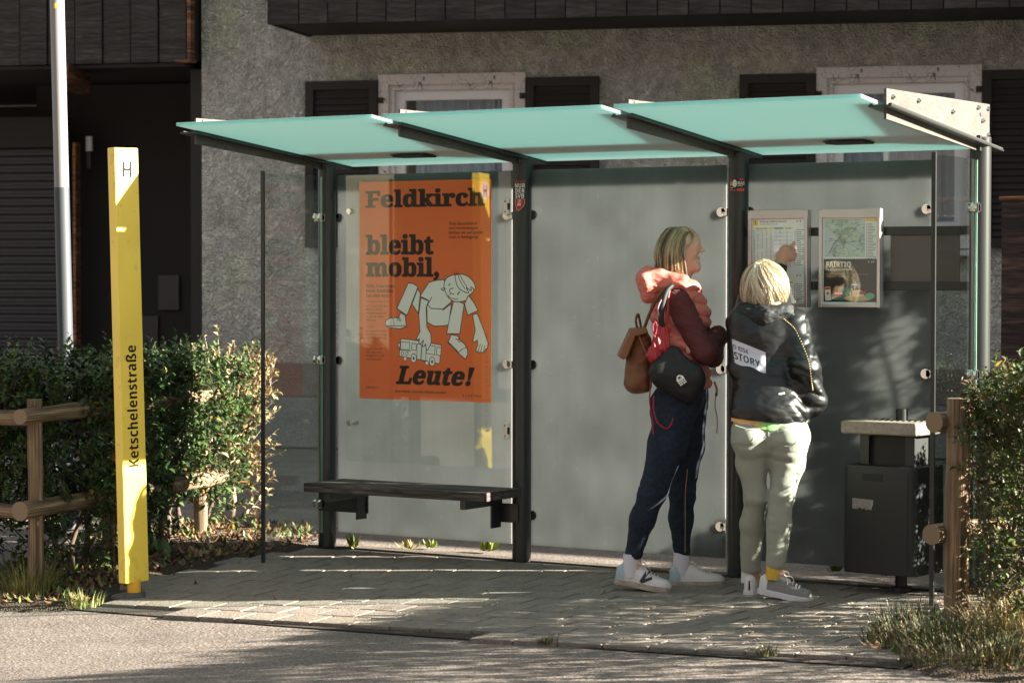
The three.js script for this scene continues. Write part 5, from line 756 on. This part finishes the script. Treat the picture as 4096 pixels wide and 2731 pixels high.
  for (let k = 0; k < 110; k++) { // fringe swept back over the temples
    const sd = r() < 0.5 ? 1 : -1, t = r(), u = r(), col = hairCols[[1, 3, 0, 3, 1, 2][Math.floor(r() * 6)]];
    for (let i = 0; i < 14; i++) { const e = () => (r() - 0.5) * 4, z = 0.016 + 0.052 * u; const p = [P(398 + 22 * t + e(), 101 + 3 * r(), sd * 0.004), P(432 + 10 * t + e(), 108 + 4 * (1 - t) + 0.3 * e(), sd * z * 0.5), P(452 + 6 * t + 0.4 * e(), 128 + 5 * u + 0.4 * e(), sd * (z + 0.004)), P(446 + 2 * t + 0.6 * e(), 152 + 6 * u + e(), sd * (0.060 + 0.014 * u)), P(426 - 6 * t + e(), 186 + e(), sd * (0.077 + 0.012 * u)), P(410 - 10 * t + e(), 224 + 14 * r(), sd * (0.084 + 0.012 * u))]; p.col = col; list.push(p); }
  }
  part('hair', merged2([strands(list, hairCols, 612, 0.0010), tinted(surfaceNets((x, y, z) => smax(smin(cap(x, y, z), cone(P(352, 200, 0), P(352, 262, 0), 0.062, 0.056, [Z, 1.25])(x, y, z), 0.03), -smin(ellip(P(468, 215, 0), 0.060, 0.115, 0.085)(x, y, z), 1, 0.01), 0.01) + 0.006, ...bounds([P(300, 100, 0), P(450, 290, 0)], 0.06).map((v, i) => v.setZ(i ? 0.12 : -0.12)), 0.007), [0.30, 0.22, 0.13])]), hairMat, g);
  // socks and trainers
  const sock = std(rgb(0.72, 0.69, 0.76), 0.85, { bumpMap: knitBump, bumpScale: 0.001 });
  const shoeM = { upper: phys(rgb(0.66, 0.65, 0.63), 0.45), sole: std(rgb(0.58, 0.52, 0.44), 0.7, { map: concreteMap }), heel: std(rgb(0.34, 0.43, 0.48), 0.6), lace: std(rgb(0.68, 0.66, 0.60), 0.8), logo: std(rgb(0.012, 0.016, 0.035), 0.5), tongue: std(rgb(0.66, 0.65, 0.62), 0.6) };
  part('sock', cyl(0.038, 0.040, 0.11, 0, 0, 0, 24).translate(...P(214, 1388, 0.07).toArray()), sock, g); part('sock', cyl(0.038, 0.040, 0.11, 0, 0, 0, 24).translate(...P(405, 1382, -0.11).toArray()), sock, g);
  const h1 = P(154, 1462, 0.045), h2 = P(362, 1466, -0.10); h1.y = 0.036; h2.y = 0.002;
  shoe(g, 'shoe', h1, V(1, 0, 0.28).normalize(), -0.145, 0.272, shoeM); shoe(g, 'shoe', h2, V(1, 0, -0.10).normalize(), 0, 0.268, { ...shoeM, logo: null });
  // ---- her bags hang from her shoulders
  const at = p => p.clone().applyQuaternion(new THREE.Quaternion().setFromAxisAngle(Y, YAW)).add(F.base);
  const bp = thing('backpack', 'tan brown leather backpack on the back of the person in the coral vest', 'backpack', F.base, YAW);
  const leather = phys(rgb(0.17, 0.062, 0.022), 0.5, { bumpMap: concreteBump, bumpScale: 0.002 }), pk = (cx, cy) => { const q = P(cx, cy, 0); return [q.x, q.y]; };
  const bpF = (() => { const a = [cone(P(238, 530, 0), P(232, 690, 0), 0.048, 0.058, [Z, 2.0]), cone(P(250, 505, 0), P(262, 530, 0), 0.022, 0.03, [Z, 3.6]), cone(P(265, 560, 0), P(268, 705, 0), 0.030, 0.032, [Z, 3.2])]; const u = union(a, 0.03); return (x, y, z) => Math.max(u(x, y, z) + folds(x, y, z, 14, 0.006), P(0, 736, 0).y - y); })();
  const bpb = bounds([P(165, 480, 0), P(300, 740, 0)], 0.03); bpb[0].z = -0.16; bpb[1].z = 0.16;
  const sack = part('sack', surfaceNets(bpF, bpb[0], bpb[1], 0.0065, 3), leather, bp);
  part('flap', prism([pk(212, 492), pk(262, 486), pk(268, 500), pk(222, 512), pk(192, 590), pk(180, 598), pk(168, 590), pk(190, 540)], 0.20, 0.006), phys(rgb(0.20, 0.075, 0.03), 0.48), sack);
  part('handle', tube([P(238, 492, 0.02), P(232, 455, 0.02), P(240, 432, 0.01), P(246, 455, 0), P(252, 488, 0)], 0.006, 24, 8).scale(1, 1, 1), leather, bp);
  part('shoulder_strap', tube([P(262, 492, 0.08), P(285, 430, 0.11), P(315, 372, 0.135), P(360, 328, 0.13), P(410, 330, 0.12)], 0.008, 30, 8), phys(rgb(0.12, 0.05, 0.025), 0.5), bp);
  part('side_strap', tube([P(236, 500, 0.115), P(262, 560, 0.125), P(285, 610, 0.125)], 0.006, 12, 6), phys(rgb(0.22, 0.085, 0.03), 0.5), bp);
  part('label', box(0.003, 0.024, 0.014).rotateZ(0.1).translate(...P(176, 616, 0.06).toArray()), std(rgb(0.6, 0.6, 0.6), 0.6), sack);
  const sbag = thing('sports_bag', 'black and red bag with white emblem at the hip of the coral vest wearer', 'bag', F.base, YAW);
  const blackCloth = phys(rgb(0.006, 0.006, 0.007), 0.65), redCloth = phys(rgb(0.36, 0.018, 0.022), 0.5, { sheen: 0.3 });
  const bagF = (() => { const u = union([cone(P(372, 585, 0.215), P(330, 650, 0.215), 0.030, 0.050), cone(P(372, 585, 0.215), P(440, 665, 0.215), 0.030, 0.056), cone(P(330, 650, 0.215), P(440, 690, 0.21), 0.050, 0.066), cone(P(345, 690, 0.20), P(430, 735, 0.19), 0.045, 0.05)], 0.05); return (x, y, z) => { const zz = (z - 0.21) * 1.35; return u(x, y, 0.21 + zz) + folds(x, y, z, 18, 0.006); }; })();
  const bgb = bounds([P(265, 540, 0.21), P(495, 790, 0.21)], 0.03); bgb[0].z = 0.10; bgb[1].z = 0.32; part('pouch', surfaceNets(bagF, bgb[0], bgb[1], 0.006, 3), blackCloth, sbag);
  const redF = (() => { const u = union([cone(P(332, 495, 0.195), P(300, 590, 0.205), 0.026, 0.036), cone(P(348, 495, 0.195), P(340, 560, 0.21), 0.018, 0.03)], 0.02); return (x, y, z) => u(x, y, z) + folds(x, y * 0.4, z, 34, 0.010) + 0.003 * Math.sin(x * 260 + y * 40); })();
  const rb = bounds([P(260, 465, 0.2), P(375, 640, 0.2)], 0.03); rb[0].z = 0.13; rb[1].z = 0.28; part('red_top', surfaceNets(redF, rb[0], rb[1], 0.0045, 3), redCloth, sbag);
  part('strap', tube([P(345, 490, 0.20), P(352, 420, 0.205), P(358, 350, 0.185), P(372, 326, 0.15), P(410, 330, 0.12)], 0.0065, 30, 8), redCloth, sbag); part('strap', tube([P(332, 490, 0.20), P(328, 440, 0.215), P(335, 390, 0.21), P(350, 345, 0.185), P(368, 326, 0.16)], 0.014, 30, 8), blackCloth, sbag);
  part('piping', tube([P(323, 445, 0.222), P(316, 420, 0.222), P(319, 400, 0.222), P(330, 378, 0.215)], 0.0028, 16, 6), std(rgb(0.55, 0.35, 0.45), 0.6), sbag);
  part('bow', tube([P(304, 520, 0.23), P(296, 480, 0.235), P(305, 462, 0.235), P(312, 480, 0.235), P(306, 510, 0.235)], 0.004, 20, 6), phys(rgb(0.5, 0.03, 0.08), 0.5), sbag);
  for (const pts of [[[285, 640, 0.2], [288, 700, 0.2], [284, 760, 0.19], [294, 830, 0.18], [298, 890, 0.18]], [[300, 745, 0.2], [300, 800, 0.2], [318, 850, 0.2], [352, 868, 0.2], [374, 830, 0.19], [380, 770, 0.18]]]) part('cord', tube(pts.map(p => P(...p)), 0.0035, 40, 6), phys(rgb(0.28, 0.015, 0.03), 0.6), sbag);
  { const e = document.createElement('canvas'); const tex = canvasTex(128, 160, (x, W, H) => { x.fillStyle = '#0c0c0e'; x.fillRect(0, 0, W, H); x.fillStyle = '#e8e8e6'; x.beginPath(); x.moveTo(10, 60); x.quadraticCurveTo(64, -30, 118, 60); x.lineTo(118, 96); x.lineTo(10, 96); x.fill(); x.fillStyle = '#0c0c0e'; x.beginPath(); x.arc(64, 62, 26, Math.PI, 0); x.fill(); x.fillRect(36, 70, 56, 6); x.fillStyle = '#e8e8e6'; for (let k = 0; k < 4; k++) x.fillRect(10 + k * 28, 102, 20, 26); x.fillRect(10, 134, 50, 20); x.fillRect(70, 134, 20, 22); x.fillRect(98, 134, 16, 20); });
    const gq = new THREE.PlaneGeometry(0.044, 0.056, 8, 8).rotateZ(0.62), p = gq.attributes.position, c = P(401, 681, 0.25); for (let i = 0; i < p.count; i++) { const x = c.x + p.getX(i), y = c.y + p.getY(i), z = march(bagF, x, y, 0.4, 0.1) ?? 0.26; p.setXYZ(i, x, y, z + 0.002); } gq.computeVertexNormals(); part('emblem', gq, std(rgb(1, 1, 1), 0.6, { map: tex, side: THREE.DoubleSide }), sbag); }
}
function ellipMesh(c, a, b, d) { return new THREE.SphereGeometry(1, 12, 8).scale(a, b, d).translate(c.x, c.y, c.z); }
function tinted(geo, c) { const n = geo.attributes.position.count, a = new Float32Array(n * 3); for (let i = 0; i < n; i++) a.set(c, i * 3); geo.setAttribute('color', new THREE.BufferAttribute(a, 3)); return geo; }
function merged2(list) { return mergeGeometries(list.map(g => { g = g.index ? g.toNonIndexed() : g; g.deleteAttribute('uv'); return g; })); }
// ================================================================ person pointing at the timetable
{
  const F = figure(3075, 2392), { P, X: PX_ } = F, Z = V(0, 0, 1), Xv = V(1, 0, 0);
  const g = thing('person', 'person with blond hair in shiny black jacket and pale jeans, pointing at the timetable', 'person', F.base, YAW);
  const tipW = onPlane(3195, 952, V(0, 0, 0.0535), V(0, 0, 1)), tip = F.loc(tipW), zt = tip.z, C2 = (cx, cy, dz = 0) => PX_(2850 + 0.4464 * cx, 800 + 0.4464 * cy, zt + dz);
  const lean = -0.10;
  const J = { neck: P(728, 425, lean - 0.03), chest: P(742, 540, lean), waist: P(745, 720, -0.05), pelvis: P(742, 880, -0.01), ls: P(640, 470, lean - 0.02), le: P(668, 395, zt + 0.27), lw: C2(590, 615, 0.075), rs: P(828, 470, lean + 0.02), re: P(908, 765, 0.0), rw: P(868, 800, -0.20), lh: P(672, 890, 0.0), rh: P(812, 890, 0.02), lk: P(688, 1130, 0.02), la: P(668, 1400, -0.10), rk: P(786, 1130, 0.07), ra: P(764, 1385, 0.09) };
  // head: seen from behind, face turned up to the right
  const f = V(0.42, 0.16, -0.89).normalize(), side = V(0.9, 0, 0.42).normalize(), hc = P(722, 328, lean - 0.02), hp = (a, b, c) => hc.clone().addScaledVector(f, a).addScaledVector(V(0, 1, 0), b).addScaledVector(side, c);
  const headF = (() => { const u = union([ellip(hp(0.0, 0.012, 0), 0.082, 0.090, 0.086), cone(hp(0.045, -0.02, 0), hp(0.06, -0.075, 0), 0.058, 0.036), cone(hp(0.0, -0.05, 0), hp(-0.01, -0.15, 0), 0.05, 0.052), cone(hp(0.085, 0.0, 0), hp(0.108, -0.022, 0), 0.008, 0.011), ellip(hp(0.094, -0.052, 0), 0.014, 0.006, 0.014), ellip(hp(0.06, -0.02, 0.035), 0.024, 0.03, 0.024), ellip(hp(0.06, -0.02, -0.035), 0.024, 0.03, 0.024)], 0.022), e1 = cone(hp(0.0, 0.012, 0.082), hp(0.006, -0.038, 0.080), 0.014, 0.010, [f, 1.25]), e2 = cone(hp(0, 0.012, -0.082), hp(0.006, -0.038, -0.080), 0.014, 0.010, [f, 1.25]); return (x, y, z) => smin(u(x, y, z), Math.min(e1(x, y, z), e2(x, y, z)), 0.008); })();
  const hb = bounds([hc], 0.14); hb[0].y = P(0, 440, 0).y; const headG = surfaceNets(headF, hb[0], hb[1], 0.0038);
  // pointing hand, touching the pane
  const handF = union([cone(C2(590, 615, 0.075), C2(612, 560, 0.055), 0.028, 0.026, [Z, 0.8]), cone(C2(612, 560, 0.055), C2(655, 455, 0.038), 0.027, 0.030, [Z, 0.75]), cone(C2(615, 500, 0.045), C2(690, 500, 0.040), 0.026, 0.024, [Z, 0.8]),
    cone(C2(685, 445, 0.030), C2(735, 390, 0.018), 0.0105, 0.0094), cone(C2(735, 390, 0.018), C2(778, 340, 0.007), 0.0094, 0.0072),
    cone(C2(700, 455, 0.034), C2(738, 462, 0.022), 0.0098, 0.0092), cone(C2(738, 462, 0.022), C2(726, 488, 0.014), 0.0092, 0.0080), cone(C2(700, 480, 0.036), C2(736, 492, 0.024), 0.0095, 0.009), cone(C2(736, 492, 0.024), C2(720, 516, 0.016), 0.009, 0.0078), cone(C2(694, 506, 0.038), C2(724, 520, 0.027), 0.0088, 0.0082), cone(C2(724, 520, 0.027), C2(706, 538, 0.020), 0.0082, 0.007),
    cone(C2(618, 480, 0.030), C2(640, 450, 0.012), 0.011, 0.0095), cone(C2(640, 450, 0.012), C2(668, 432, 0.008), 0.0095, 0.0078)], 0.008);
  const hnb = bounds([C2(570, 640, 0.04), C2(800, 320, 0.04)], 0.03); hnb[0].z = zt - 0.03; hnb[1].z = zt + 0.13; const handG = surfaceNets(handF, hnb[0], hnb[1], 0.003);
  const bodyF = union([cone(hp(0, -0.05, 0), J.neck, 0.05, 0.055), cone(J.neck, J.chest, 0.06, 0.10, [Xv, 1.4]), cone(J.chest, J.waist, 0.09, 0.08, [Xv, 1.4]), cone(J.waist, J.pelvis, 0.08, 0.085, [Xv, 1.35]), cone(J.ls, J.le, 0.040, 0.032), cone(J.le, J.lw, 0.032, 0.024), cone(J.rs, J.re, 0.040, 0.032), cone(J.re, J.rw, 0.032, 0.024), cone(J.rw, P(850, 815, -0.25), 0.024, 0.03), cone(J.lh, J.lk, 0.075, 0.042), cone(J.lk, J.la, 0.042, 0.03), cone(J.rh, J.rk, 0.075, 0.042), cone(J.rk, J.ra, 0.042, 0.03), cone(J.la, P(690, 1460, -0.12), 0.03, 0.026), cone(J.ra, P(790, 1465, 0.10), 0.03, 0.026)], 0.02);
  const bb = bounds(Object.values(J), 0.1); bb[0].y = 0.03; const cut = P(0, 436, 0).y;
  const body = part('body', merged([headG, handG, surfaceNets((x, y, z) => Math.max(bodyF(x, y, z), Math.min(y - cut, -(z - (J.le.z + J.lw.z) / 2)) > 0 && y > cut && z > zt + 0.2 ? y - cut : -1), bb[0], bb[1], 0.010)]), phys(rgb(0.58, 0.30, 0.20), 0.5), g);
  part('fingernail', ellipMesh(C2(771, 345, 0.0125), 0.0045, 0.0055, 0.002), phys(rgb(0.65, 0.42, 0.34), 0.3), body);
  // pale jeans
  const jy = P(0, 838, 0).y, ju = union([cone(P(742, 840, 0), P(742, 900, 0.0), 0.112, 0.119, [Xv, 1.52]), cone(P(668, 915, 0.05), P(670, 935, 0.05), 0.085, 0.075), cone(P(815, 920, 0.07), P(815, 945, 0.07), 0.092, 0.082), cone(J.lh, P(672, 1000, 0.01), 0.090, 0.072), cone(P(672, 1000, 0.01), J.lk, 0.072, 0.052), cone(J.lk, P(674, 1230, -0.04), 0.052, 0.056), cone(P(674, 1230, -0.04), J.la, 0.056, 0.049), cone(J.rh, P(808, 1000, 0.04), 0.098, 0.080), cone(P(808, 1000, 0.04), J.rk, 0.080, 0.058), cone(J.rk, P(776, 1230, 0.08), 0.058, 0.057), cone(P(776, 1230, 0.08), J.ra, 0.057, 0.046)], 0.022);
  const hemL = P(0, 1415, -0.1).y, hemR = P(0, 1402, 0.09).y, pantF = (x, y, z) => { const kn = Math.exp(-(((y - J.lk.y) / 0.09) ** 2)), an = clamp((0.30 - y) / 0.2, 0, 1), se = Math.exp(-(((y - P(0, 960, 0).y) / 0.06) ** 2)); const d = ju(x, y, z) + (0.0065 * kn + 0.007 * an + 0.007 * se + 0.001) * (0.35 - Math.abs(noise3(x * 8 + 0.6 * y * 20, y * 24, z * 8))) + folds(x, y, z, 11, 0.005); return Math.max(d, (x < P(720, 1300, 0).x ? hemL : hemR) - y, y - jy); };
  const jb = bounds([J.lh, J.rh, J.la, J.ra], 0.15); jb[0].y = 0.02; jb[1].y = jy + 0.02;
  const jeans = part('jeans', surfaceNets(pantF, jb[0], jb[1], 0.0072, 3), std(rgb(0.50, 0.52, 0.45), 0.85, { map: dataTex(256, 256, (u, v) => { const s = 0.86 + (tileA(u, v) - 0.5) * 0.16; return [s, s, s * 0.98]; }, true, 4), bumpMap: clothBump, bumpScale: 0.002 }), g);
  const onPants = (pts, r) => { const o = pts.map(([a, b]) => { const q = P(a, b, 0), z = march(pantF, q.x, q.y, 0.35, -0.3); return V(q.x, q.y, (z ?? 0.1) + 0.0005); }); return tube(o, r, 30, 5); };
  const seamM = std(rgb(0.36, 0.38, 0.33), 0.9); part('pocket_seam', onPants([[612, 868], [616, 905], [640, 918], [664, 908], [668, 866]], 0.0018), seamM, jeans); part('pocket_seam', onPants([[760, 868], [764, 915], [795, 928], [826, 914], [826, 868]], 0.0018), seamM, jeans); part('seat_seam', onPants([[722, 850], [728, 900], [733, 950]], 0.0018), seamM, jeans); part('yoke_seam', onPants([[600, 850], [660, 868], [722, 880], [790, 868], [880, 852]], 0.0016), seamM, jeans);
  // jacket
  const jkU = union([cone(P(728, 428, lean - 0.04), P(740, 520, lean), 0.085, 0.115, [Xv, 1.35]), cone(P(740, 520, lean), P(745, 690, -0.07), 0.118, 0.122, [Xv, 1.22]), cone(P(742, 690, -0.06), P(745, 810, -0.005), 0.126, 0.138, [Xv, 1.38]), cone(P(655, 460, lean), P(820, 470, lean + 0.02), 0.062, 0.066), cone(P(640, 480, lean), P(632, 640, lean + 0.02), 0.075, 0.06),
    cone(J.rs, P(876, 640, 0.05), 0.072, 0.064), cone(P(876, 640, 0.05), J.re, 0.064, 0.058), cone(J.re, J.rw, 0.058, 0.05), cone(J.ls, J.le, 0.074, 0.062), cone(J.le, J.lw, 0.062, 0.046)], 0.035);
  const jl = P(595, 826, 0).y, jrr = P(900, 858, 0).y, xl = P(595, 0, 0).x, xr = P(900, 0, 0).x;
  const jackF = (x, y, z) => { const t = clamp((x - xl) / (xr - xl), 0, 1), hem = lerp(jl, jrr, t); const sl = smooth(P(800, 0, 0).x, P(850, 0, 0).x, x), w = (0.0015 + 0.0115 * sl) * (0.5 - Math.abs(Math.sin((y * 0.9 + x * 0.7) * 44 + 5 * noise3(x * 8, y * 7, z * 8)))) * (0.6 + 0.6 * noise3(x * 11 + 3, y * 9, z * 11)); const wr = C2(612, 560, 0.055), cuffCut = (x - wr.x) * 0.25 + (y - wr.y) * 0.97; let d = jkU(x, y, z) + w + folds(x, y, z, 12, 0.009); if (z < zt + 0.22) d = Math.max(d, cuffCut + 0.006); d = Math.max(d, hem - y); return smax(d, -(cone(hp(0, -0.05, 0), J.neck, 0.056, 0.06)(x, y, z)), 0.006); };
  const kb = bounds([P(590, 420, lean), P(940, 860, 0), J.le, J.lw, J.rw], 0.09); kb[1].z = 0.2; const nylon = phys(rgb(0.008, 0.008, 0.009), 0.40, { specularIntensity: 1 });
  const jacket = part('jacket', surfaceNets(jackF, kb[0], kb[1], 0.0062, 3), nylon, g);
  const colF = union([cone(P(648, 425, lean + 0.02), P(720, 440, lean + 0.08), 0.040, 0.042), cone(P(720, 440, lean + 0.08), P(800, 425, lean + 0.06), 0.042, 0.040), cone(P(800, 425, lean + 0.06), P(835, 428, lean - 0.03), 0.036, 0.02), cone(P(648, 425, lean + 0.02), P(650, 410, lean - 0.08), 0.04, 0.034)], 0.03), cb = bounds([P(620, 380, lean), P(860, 470, lean)], 0.06); cb[0].z = lean - 0.2; cb[1].z = lean + 0.2;
  part('collar', surfaceNets((x, y, z) => colF(x, y, z) + folds(x, y, z, 24, 0.012), cb[0], cb[1], 0.006, 3), std(rgb(0.014, 0.014, 0.015), 0.7), jacket);
  part('cuff', tube([C2(585, 590, 0.10), C2(625, 590, 0.085), C2(650, 610, 0.07), C2(630, 625, 0.05), C2(590, 610, 0.055), C2(580, 592, 0.09)], 0.012, 24, 8), std(rgb(0.012, 0.012, 0.013), 0.8), jacket);
  // patch with lettering, lying on the back
  { const tex = canvasTex(512, 320, (x, W, H) => { x.fillStyle = '#c9c8d6'; x.fillRect(0, 0, W, H); x.fillStyle = '#1c1b22'; x.font = 'bold 84px sans-serif'; x.fillText('NO RISK', -58, 128, 300); x.font = 'bold 138px sans-serif'; x.fillText('NO STORY', -250, 268, 700); });
    const c = [[2936, 1357], [3066, 1410], [3063, 1490], [2946, 1452]], gq = new THREE.PlaneGeometry(1, 1, 24, 14), p = gq.attributes.position; for (let i = 0; i < p.count; i++) { const u = p.getX(i) + 0.5, v = 0.5 - p.getY(i), a = [lerp(c[0][0], c[1][0], u), lerp(c[0][1], c[1][1], u)], b = [lerp(c[3][0], c[2][0], u), lerp(c[3][1], c[2][1], u)], q = PX_(lerp(a[0], b[0], v), lerp(a[1], b[1], v) + (v > 0.99 ? 4 * Math.sin(u * 9) : 0), 0.05), z = march(jackF, q.x, q.y, 0.4, -0.4) ?? 0; p.setXYZ(i, q.x, q.y, z + 0.003); } gq.computeVertexNormals(); part('patch', gq, std(rgb(1, 1, 1), 0.7, { map: tex, side: THREE.DoubleSide }), jacket); }
  // studded zip running down the sleeve
  { const studs = [], cv = new THREE.CatmullRomCurve3([[700, 290], [790, 350], [870, 430], [935, 580], [980, 720], [1005, 860], [1030, 1000], [1043, 1060]].map(([a, b]) => PX_(2850 + 0.3827 * a - 2, 1150 + 0.3827 * b, 0))); for (let i = 0; i < 40; i++) { const q = cv.getPoint(i / 39), z = march(jackF, q.x - 0.004, q.y, 0.4, -0.4); if (z !== null) studs.push(ellipMesh(V(q.x - 0.004, q.y, z + 0.001), 0.0024, 0.0034, 0.0024)); } if (studs.length) part('zip', merged(studs), std(rgb(0.50, 0.38, 0.17), 0.4, { metalness: 0.8 }), jacket); }
  const pk = []; // pocket tab
  { const q = PX_(2850 + 0.3827 * 700, 1150 + 0.3827 * 1098, 0), z = march(jackF, q.x, q.y, 0.4, -0.4) ?? 0.1; part('pocket_tab', rbox(0.03, 0.011, 0.003, 0.001).rotateZ(0.2).translate(q.x, q.y, z + 0.003), std(rgb(0.6, 0.6, 0.6), 0.4), jacket); }
  // bright shirt hem below the jacket
  const shU = cone(P(742, 790, -0.01), P(742, 900, 0.0), 0.119, 0.124, [Xv, 1.50]); const shF = (x, y, z) => { const t = clamp((x - xl) / (xr - xl), 0, 1), lo = P(0, 0, 0).y, u = shU(x, y, z), hemY = P(0, 834, 0).y - 0.046 * Math.sin(clamp((x - P(590, 0, 0).x) / (P(900, 0, 0).x - P(590, 0, 0).x), 0, 1) * Math.PI * 0.95 + 0.1); return Math.max(u + folds(x, y, z, 20, 0.004), hemY - y, y - P(0, 800, 0).y); };
  const sb = bounds([P(590, 780, 0), P(900, 890, 0)], 0.17); const dye = dataTex(256, 64, (u, v) => { const t = u + 0.05 * n23(u, v), k = smooth(0.35, 0.62, t), w = n23(u * 2, v) * 0.35; return [lerp(0.95, 0.62, k) - w * 0.1, lerp(0.72, 0.88, k) + w * 0.05, lerp(0.42, 0.48, k) + w * 0.3]; }, true);
  const sg = surfaceNets(shF, sb[0], sb[1], 0.006, 1); { const p = sg.attributes.position, uv = sg.attributes.uv; for (let i = 0; i < p.count; i++) uv.setXY(i, clamp((p.getX(i) - xl) / 0.27, 0, 1), p.getY(i) * 3); } part('shirt_hem', sg, std(rgb(0.85, 0.85, 0.85), 0.8, { map: dye }), g);
  // hair
  const r = rng(711), list = [], cols = [[0.70, 0.58, 0.42], [0.82, 0.72, 0.56], [0.58, 0.45, 0.30], [0.45, 0.32, 0.20], [0.86, 0.78, 0.65]];
  const whorl = V(-0.15, 0.9, 0.30).normalize();
  for (let k = 0; k < 400; k++) { // locks fan out from the crown and hang to the nape
    const a0 = r() * Math.PI * 2, R0 = 0.103 + 0.016 * r(), len0 = 0.075 + 0.09 * r(), sw0 = 0.9 * (r() - 0.3), drop = 0.25 + 0.35 * r(), col = cols[Math.floor(r() * cols.length)];
    for (let i = 0; i < 24; i++) {
      const a = a0 + (r() - 0.5) * 0.22, dx = Math.cos(a), dy = Math.sin(a), Rr = R0 + 0.004 * (r() - 0.5), pts = [hc.clone().add(V(whorl.x * 0.104 + 0.03 * (r() - 0.5), whorl.y * 0.104 + 0.006, whorl.z * 0.104 + 0.03 * (r() - 0.5)))], len = len0 * (0.92 + 0.16 * r()), n = 6, t1 = V(1, 0, 0).addScaledVector(whorl, -whorl.x).normalize(), t2 = whorl.clone().cross(t1), d = t1.clone().multiplyScalar(dx).addScaledVector(t2, -dy).normalize();
      for (let m = 1; m <= n; m++) { const th = (m / n) * len / 0.10 * 1.25, q = whorl.clone().multiplyScalar(Math.cos(th)).addScaledVector(d, Math.sin(th)), p = V(q.x * Rr, q.y * (Rr + 0.002), q.z * Rr).applyAxisAngle(whorl, sw0 * th), down = smooth(0.2, 1.6, th); p.y -= 0.055 * down * down * drop; pts.push(hc.clone().add(V(0, 0.006, 0)).add(p)); }
      const e = pts[n]; if (e.clone().sub(hc).dot(f) > 0.055 && e.y < hc.y + 0.05) continue; pts.col = col; list.push(pts);
    }
  }
  const capF = (x, y, z) => { const d = smin(ellip(hc.clone().add(V(-0.004, 0.012, 0.006)), 0.098, 0.098, 0.098)(x, y, z), cone(hc.clone().add(V(-0.03, -0.03, 0.05)), hc.clone().add(V(0.035, -0.085, 0.055)), 0.050, 0.038)(x, y, z), 0.03), fc = ellip(hp(0.10, -0.04, 0), 0.09, 0.10, 0.09)(x, y, z); return smax(d, -fc, 0.02); };
  part('hair', merged2([strands(list, cols, 712, 0.0011), tinted(surfaceNets(capF, ...bounds([hc], 0.15), 0.006), [0.42, 0.32, 0.21])]), hairMat, g);
  // trainers
  const sm = { upper: std(rgb(0.26, 0.25, 0.245), 0.75, { bumpMap: clothBump, bumpScale: 0.002 }), sole: std(rgb(0.60, 0.60, 0.61), 0.6), heel: std(rgb(0.62, 0.61, 0.60), 0.6), lace: std(rgb(0.6, 0.58, 0.55), 0.8), toe: std(rgb(0.20, 0.195, 0.19), 0.7), tongue: std(rgb(0.5, 0.5, 0.48), 0.7) };
  const sock = std(rgb(0.62, 0.40, 0.05), 0.9); part('sock', cyl(0.036, 0.038, 0.07, ...P(662, 1425, -0.11).toArray(), 20), std(rgb(0.6, 0.6, 0.6), 0.9), g); part('sock', cyl(0.038, 0.038, 0.07, ...P(758, 1412, 0.09).toArray(), 20), sock, g);
  const h1 = P(664, 1490, -0.05), h2 = P(702, 1485, 0.05); h1.y = 0.002; h2.y = 0.030; const sL = shoe(g, 'shoe', h1, V(0.30, 0, -0.95).normalize(), 0, 0.255, sm), sR = shoe(g, 'shoe', h2, V(0.88, 0, 0.47).normalize(), -0.125, 0.262, sm); part('pull_tab', rbox(0.012, 0.02, 0.003, 0.001, 0.085, 0.085, 0.031), std(rgb(0.05, 0.5, 0.28), 0.6), sR);
}
renderer.render(scene, camera);
